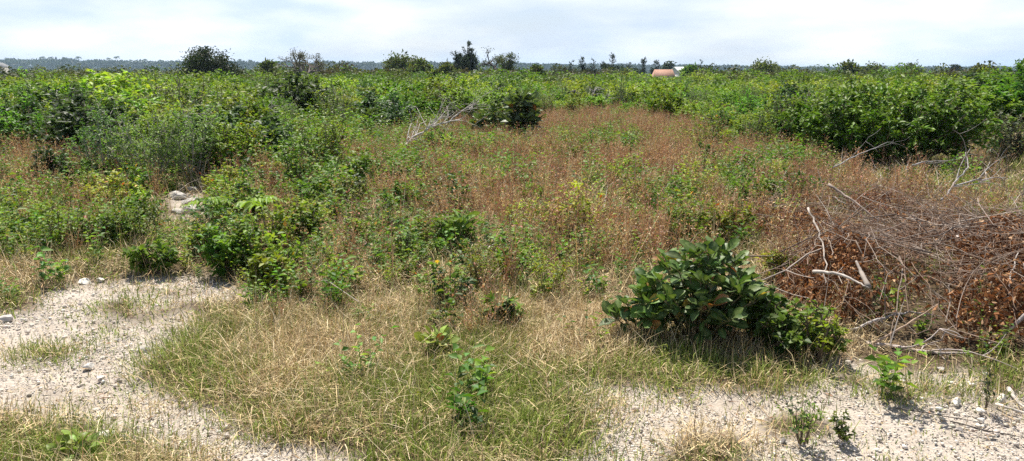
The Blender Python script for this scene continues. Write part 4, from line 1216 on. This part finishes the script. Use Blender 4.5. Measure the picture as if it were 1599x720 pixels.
PALE, GREY, BROWN = (.52, .47, .42), (.36, .33, .31), (.22, .165, .12)
DB = 'dead branches lying about the plot'
d0 = ground(612, 262)[1]
bt = branch_thing('fallen_branch', [(610, 258, d0), (626, 236, d0 + .4), (648, 212, d0 + 1.0), (680, 194, d0 + 1.6), (720, 186, d0 + 2.2)], .028, (.44, .40, .36), 'bleached white fallen branch with many forks in the middle of the plot', DB, 20, 1, .62, spread=.38)
branch_thing('fallen_branch', [(700, 192, 19.0), (722, 172, 19.3), (748, 158, 19.6)], .022, (.42, .38, .34), 'grey dry twiggy bough behind the bleached white branch', DB, 14, 2, .7, spread=.8)
branch_thing('fallen_branch', [(860, 393, 6.65), (905, 402, 6.6), (950, 413, 6.5), (1005, 411, 6.4)], .011, (.5, .42, .33), 'thin pale fallen twig left of the large leaved glossy bush', DB, 7, 3, .3)
branch_thing('fallen_branch', [(757, 412, 6.3), (762, 385, 6.5), (775, 380, 6.6)], .011, (.5, .44, .38), 'short forked pale twig standing left of the thin fallen twig', DB, 3, 4, .25)
d1 = ground(930, 172)[1]
for i, (a, b, r, l) in enumerate([([(900, 157, d1), (930, 156, d1), (966, 153, d1)], 0, .05, 'long grey log lying in the scrub below the row of feathery trees'), ([(915, 162, d1 - .5), (945, 155, d1), (968, 166, d1)], 0, .04, 'short grey log crossing the long grey log in the scrub')]):
    branch_thing('log', a, r, GREY, l, 'grey logs in the scrub', 5, 10 + i, .8, cat='log')
P = at(897, 150, d1 + .8); P[2] = float(H(P[0], P[1]))
t = empty('tree_stump', P); m = MB()
hs = at(897, 142, P[1])[2] - P[2]
tube(m, np.array([[0, 0, 0], [.02, 0, hs * .3], [0, .02, hs * .7], [-.08, 0, hs]]), [.24, .17, .15, .13], (.035, .032, .035), 9); m.build('trunk', M_BARK, t, smooth=True)
for i in range(4):
    m = MB(); a = i * 1.7; tube(m, bez(np.array([0, 0, hs * .8]), np.array([.15 * math.cos(a), .15 * math.sin(a), hs * .95]), np.array([.3 * math.cos(a), .3 * math.sin(a), hs * (.8 + .06 * i)]), 5), np.linspace(.06, .02, 5), (.04, .036, .04), 5); m.build('broken_limb', M_BARK, t, smooth=True)
tag(t, 'blackened stump left of the grey logs in the scrub', 'stump')
for i, (a, b) in enumerate([((270, 290), (385, 300))]):
    branch_thing('fallen_branch', [(315, 292, 10.4), (345, 300, 10.2), (372, 335, 9.6)], .014, (.2, .17, .15), 'dark bent fallen branch right of the limestone outcrop', DB, 4, 12, .4)
branch_thing('fallen_branch', [(40, 190, 17), (90, 186, 17.2), (110, 178, 17.4)], .02, GREY, 'grey dead bough caught in the scrub on the far left', DB, 7, 13, .7)
branch_thing('fallen_branch', [(380, 172, 18.5), (400, 182, 18.5), (440, 188, 18.3)], .025, GREY, 'grey dead bough in the scrub below the bare domed tree', DB, 10, 14, .8)
# dead limbs by the big bush
BL = 'dead limbs on and around the brush pile'
branch_thing('dead_limb', [(1470, 312, 8.2), (1490, 288, 8.6), (1512, 262, 9.0), (1508, 238, 9.3)], .013, (.32, .295, .28), 'grey forked dead limb standing behind the brush pile below the dense bush', BL, 3, 21, .55)
branch_thing('dead_limb', [(1488, 290, 8.6), (1530, 280, 8.7), (1570, 277, 8.9)], .010, (.32, .295, .28), 'grey dead limb pointing right behind the brush pile', BL, 4, 22, .5)
branch_thing('dead_limb', [(1300, 262, 9.6), (1345, 238, 10.0), (1395, 222, 10.4)], .008, (.36, .34, .32), 'long thin straight dead limb leaning on the big dense bush', BL, 2, 23, .4)
branch_thing('dead_limb', [(1425, 258, 9.2), (1445, 252, 9.3), (1480, 251, 9.4)], .009, (.36, .34, .32), 'short curved dead limb below the dark front of the dense bush', BL, 2, 24, .3)
PX = ground(1425, 545)
# ------------------------------------------------------------------ brush pile
pcx, pcy = 3.3, 5.15


def mound(x, y):
    v = (y - pcy); v = np.where(v < 0, v / 1.0, v / 1.3)
    m1 = .46 * np.clip(1 - ((x - pcx) / 1.4) ** 2 - v * v, 0, 1) ** .6
    m2 = .27 * np.clip(1 - ((x - 3.9) / 1.6) ** 2 - ((y - 7.2) / 2.1) ** 2, 0, 1) ** .7
    return np.maximum(m1, m2) * (.22 + 1.5 * fbm(x, y, 1.5, 99) ** 1.3)


org = np.array([pcx, pcy, float(H(pcx, pcy))])
t = empty('brush_pile', org); tag(t, 'heap of dead brushwood with rusty brown leaves right of the large leaved bush', 'brush pile')
g = np.random.default_rng(66)


def pile_spot():
    while True:
        x0, y0 = g.uniform(1.6, 5.4), g.uniform(4.3, 9.2)
        m = float(mound(x0, y0)); p = .9 if y0 > 5.0 else .5
        if m > .03 and g.random() < p * (1 if y0 < 6.4 else .4): return x0, y0, m


def pile_twig(mb, big):
    x0, y0, m0 = pile_spot()
    L = g.uniform(.7, 1.8) if big else g.uniform(.2, 1.0)
    az = R(-97) + g.normal(0, .42) if g.random() < .55 else g.random() * 6.283
    if g.random() < .4: az += math.pi
    k = 7; u = np.linspace(-.5, .5, k)
    bend = g.normal(0, .4) * L
    dx, dy = math.cos(az), math.sin(az)
    X = x0 + dx * u * L - dy * bend * (u * u - .12); Y = y0 + dy * u * L + dx * bend * (u * u - .12)
    lift = abs(g.normal(0, .07)) + .01
    Z = H(X, Y) + .5 * mound(X, Y) + .5 * m0 + lift + g.normal(0, .07 if big else .18) * u * L
    Z = np.maximum(Z, H(X, Y) + mound(X, Y) * .7 + .008)
    rad = g.uniform(.004, .0095) if big else g.uniform(.0016, .0038)
    c = np.array([(.27, .195, .15), (.21, .145, .105), (.155, .095, .065), (.36, .29, .24)][g.integers(0, 4)] if not big else [(.26, .205, .17), (.19, .145, .115), (.30, .255, .22)][g.integers(0, 3)]) * g.uniform(.7, 1.2)
    P = np.stack([X, Y, Z], 1) - org
    P[1:-1] += g.normal(0, .016 * L, (k - 2, 3))
    tube(mb, P, np.linspace(rad, rad * .3, k), c, 5 if big else 4, big)
    for _ in range(4 if big else 3):
        j = g.integers(2, k - 1); dr = unit(np.array([dx, dy, 0]) * g.choice([1, 1, -.3]) + g.normal(0, .6, 3)); l2 = L * g.uniform(.2, .5)
        q = bez(P[j], P[j] + dr * l2 * .5 + g.normal(0, .05, 3), P[j] + dr * l2, 4); q[:, 2] = np.maximum(q[:, 2], .01)
        tube(mb, q, np.linspace(rad * .55, rad * .25, 4), c * g.uniform(.8, 1.2), 3, False)


for i in range(52):
    m = MB(); pile_twig(m, True); m.build('branch', M_TWIG, t)
m = MB()
for i in range(820): pile_twig(m, False)
o = m.build('twig_tangle', M_TWIG, t); o['kind'] = 'stuff'
m = MB(); n = 95000
X, Y = g.uniform(1.5, 5.2, n), g.uniform(4.2, 9, n)
mm = mound(X, Y); cl = fbm(X, Y, 2.6, 55)
ok = (mm > .02) & (g.random(n) < (.05 + 1.15 * sstep(.44, .58, cl)) * np.where(Y < 6.1, 1.0, .45))
X, Y, mm = X[ok], Y[ok], mm[ok]; n = len(X)
Z = H(X, Y) + mm * (1.08 - g.random(n) ** 1.6 * .7) + g.uniform(-.02, .05, n)
c = np.array([(.25, .115, .05), (.19, .085, .04), (.32, .165, .08), (.13, .065, .035), (.42, .27, .16)])[g.integers(0, 5, n)] * g.uniform(.7, 1.3, (n, 1))
D = g.normal(0, 1, (n, 3)) + [0, -.2, -.3]
sz = g.uniform(.022, .055, n)
leaves(m, np.stack([X, Y, Z], 1) - org, D, g.normal(0, 1, (n, 3)) + [0, 0, .4], sz, sz * .5, c, .3, .35)
m.build('dead_foliage', M_DEADLEAF, t)
print('pile leaves', n)
# conspicuous limbs of the pile, each lying loose on it
for i, (pts, r, c, tw, l) in enumerate([
        ([(1262, 325, 5.9), (1280, 360, 5.5), (1290, 415, 4.9), (1288, 445, 4.65)], .008, (.36, .31, .27), 0, 'thin pale stick propped upright at the left end of the brush pile'),
        ([(1270, 424, 4.75), (1310, 427, 4.6), (1338, 440, 4.5), (1357, 450, 4.4)], .012, (.42, .37, .33), 0, 'pale barked limb with a cut end low on the left of the brush pile'),
        ([(1356, 449, 4.42), (1345, 425, 4.55), (1337, 408, 4.65)], .018, (.26, .22, .19), 0, 'dark short stub crossing the cut end of the pale limb'),
        ([(1294, 288, 7.4), (1320, 305, 7.2), (1375, 345, 6.6)], .015, (.24, .19, .16), 2, 'thick dark branch along the upper left slope of the brush pile'),
        ([(1447, 345, 6.6), (1462, 358, 6.4), (1475, 374, 6.3)], .014, (.55, .36, .20), 0, 'broken branch with a fresh orange wood face on top of the brush pile'),
        ([(1352, 540, 4.35), (1400, 541, 4.3), (1450, 556, 4.2), (1515, 560, 4.2)], .016, (.40, .34, .31), 4, 'long curved grey branch on the ground along the front of the brush pile'),
        ([(1320, 520, 4.6), (1370, 498, 4.5), (1420, 486, 4.6), (1470, 495, 4.7)], .010, (.42, .38, .36), 1, 'arched thin grey branch low across the front of the brush pile'),
        ([(1362, 536, 4.3), (1410, 512, 4.3), (1465, 475, 4.4)], .008, (.42, .30, .22), 0, 'straight brown stick slanting across the front of the brush pile'),
        ([(1532, 552, 4.35), (1560, 528, 4.3), (1600, 492, 4.3), (1640, 470, 4.3)], .017, (.46, .40, .37), 2, 'thick grey branch rising to the right frame edge in front of the pile'),
        ([(1495, 368, 6.0), (1512, 410, 5.5), (1535, 460, 5.0), (1558, 505, 4.7)], .012, (.42, .36, .33), 2, 'long slanting grey branch down the right side of the brush pile'),
        ([(1535, 480, 4.9), (1555, 420, 5.1), (1588, 405, 5.2)], .009, (.48, .43, .40), 1, 'bent pale twig hooking right above the slanting grey branch'),
        ([(1575, 470, 4.7), (1578, 430, 4.8), (1590, 395, 5.0)], .008, (.46, .41, .37), 1, 'upright thin grey twig at the right frame edge of the brush pile'),
        ([(1250, 410, 5.8), (1300, 375, 6.0), (1385, 372, 5.9)], .008, (.44, .40, .38), 4, 'bundle twig of thin grey stems at the left shoulder of the brush pile'),
        ([(1552, 648, 3.5), (1600, 668, 3.4), (1650, 690, 3.35)], .009, (.50, .45, .40), 0, 'pale stick on the gravel at the right frame edge, lower arm of a fork'),
        ([(1573, 622, 3.7), (1585, 645, 3.55), (1600, 662, 3.45)], .012, (.48, .43, .38), 0, 'thicker pale stick on the gravel at the right frame edge, upper arm of a fork')]):
    branch_thing('dead_limb', pts, r, c, l, BL, tw, 40 + i, .3)
for i, (pts, l) in enumerate([([(1395, 671, 3.42), (1460, 676, 3.36), (1540, 690, 3.28)], 'thin dark twig lying across the right gravel, upper of two'), ([(1480, 690, 3.3), (1540, 696, 3.22), (1620, 712, 3.15)], 'thin dark twig lying across the right gravel, lower of two')]):
    branch_thing('fallen_branch', pts, .0035, (.10, .085, .075), l, DB, 2, 80 + i, .15)

# ------------------------------------------------------------------ haze
m = MB(); box(m, (-9500, -9500, -6), (9500, 9500, 34), (1, 1, 1))
mh = bpy.data.materials.new('haze_air'); mh.use_nodes = True; nt = mh.node_tree; nt.nodes.clear()
out = nt.nodes.new('ShaderNodeOutputMaterial'); pv = nt.nodes.new('ShaderNodeVolumePrincipled')
pv.inputs['Color'].default_value = (.58, .80, 1, 1); pv.inputs['Density'].default_value = .00017; pv.inputs['Anisotropy'].default_value = .2
nt.links.new(pv.outputs[0], out.inputs['Volume'])
o = m.build('haze', mh); tag(o, 'thin pale haze over the far plain', 'haze', kind='stuff')

# ------------------------------------------------------------------ light, sky, camera
SUN_AZ, SUN_EL = R(-16), R(60)   # azimuth from the view direction, to the left
S = np.array([math.sin(SUN_AZ) * math.cos(SUN_EL), math.cos(SUN_AZ) * math.cos(SUN_EL), math.sin(SUN_EL)])
sl = bpy.data.lights.new('sun', 'SUN'); sl.energy = 5.0; sl.angle = R(.55); sl.color = (1, .945, .845)
so_ = bpy.data.objects.new('sun', sl); COL.objects.link(so_)
import mathutils
so_.rotation_euler = mathutils.Vector(-S).to_track_quat('-Z', 'Y').to_euler()

w = bpy.data.worlds.new('World'); sc.world = w; w.use_nodes = True
nt = w.node_tree; N, K = nt.nodes, nt.links; N.clear()
out = N.new('ShaderNodeOutputWorld'); bg = N.new('ShaderNodeBackground'); bg.inputs['Strength'].default_value = .065
sky = N.new('ShaderNodeTexSky'); sky.sky_type = 'NISHITA'; sky.sun_disc = False; sky.sun_elevation = SUN_EL; sky.sun_rotation = SUN_AZ
sky.air_density = 1.0; sky.dust_density = 1.2; sky.ozone_density = 1.2
tc = N.new('ShaderNodeTexCoord'); sx = N.new('ShaderNodeSeparateXYZ'); K.new(tc.outputs['Generated'], sx.inputs[0])
cb = N.new('ShaderNodeMapping'); cb.inputs['Scale'].default_value = (1, 1, 3.6); K.new(tc.outputs['Generated'], cb.inputs['Vector'])
nz = N.new('ShaderNodeTexNoise'); nz.inputs['Scale'].default_value = 2.6; nz.inputs['Detail'].default_value = 8; nz.inputs['Roughness'].default_value = .52; nz.inputs['Distortion'].default_value = .15
K.new(cb.outputs[0], nz.inputs['Vector'])
rp = N.new('ShaderNodeValToRGB'); rp.color_ramp.elements[0].position = .36; rp.color_ramp.elements[0].color = (.55, .55, .55, 1); rp.color_ramp.elements[1].position = .6; rp.color_ramp.elements[1].color = (.97, .97, .97, 1)
K.new(nz.outputs['Fac'], rp.inputs[0])
nz2 = N.new('ShaderNodeTexNoise'); nz2.inputs['Scale'].default_value = 4.2; nz2.inputs['Detail'].default_value = 8; K.new(cb.outputs[0], nz2.inputs['Vector'])
rc = N.new('ShaderNodeValToRGB'); rc.color_ramp.elements[0].position = .40; rc.color_ramp.elements[0].color = (6.6, 7.9, 10.2, 1); rc.color_ramp.elements[1].position = .62; rc.color_ramp.elements[1].color = (10.4, 10.8, 11.5, 1)
K.new(nz2.outputs['Fac'], rc.inputs[0])
mx = N.new('ShaderNodeMix'); mx.data_type = 'RGBA'; zr = N.new('ShaderNodeMapRange'); zr.inputs[1].default_value = .10; zr.inputs[2].default_value = .45; zr.inputs[3].default_value = 1; zr.inputs[4].default_value = .15; K.new(sx.outputs['Z'], zr.inputs[0])
zm = N.new('ShaderNodeMath'); zm.operation = 'MULTIPLY'; K.new(rp.outputs[0], zm.inputs[0]); K.new(zr.outputs[0], zm.inputs[1]); K.new(zm.outputs[0], mx.inputs[0]); K.new(sky.outputs[0], mx.inputs[6]); K.new(rc.outputs[0], mx.inputs[7])
K.new(mx.outputs[2], bg.inputs['Color']); K.new(bg.outputs[0], out.inputs['Surface'])

cam = bpy.data.cameras.new('camera'); co = bpy.data.objects.new('camera', cam); COL.objects.link(co)
co.location = (0, 0, EYE); co.rotation_euler = (R(90) - PITCH, 0, 0)
cam.sensor_width = 36; cam.lens = 36 * F / 1599; cam.clip_start = .05; cam.clip_end = 20000
sc.camera = co
sc.view_settings.view_transform = 'Standard'; sc.view_settings.look = 'None'; sc.view_settings.exposure = .8; sc.view_settings.gamma = 1
sc.render.engine = 'CYCLES'
cy = sc.cycles
cy.max_bounces = 6; cy.diffuse_bounces = 2; cy.glossy_bounces = 2; cy.transmission_bounces = 3; cy.volume_bounces = 0; cy.transparent_max_bounces = 4
cy.sample_clamp_indirect = 4; cy.use_denoising = False; cy.use_adaptive_sampling = False
cy.caustics_reflective = False; cy.caustics_refractive = False
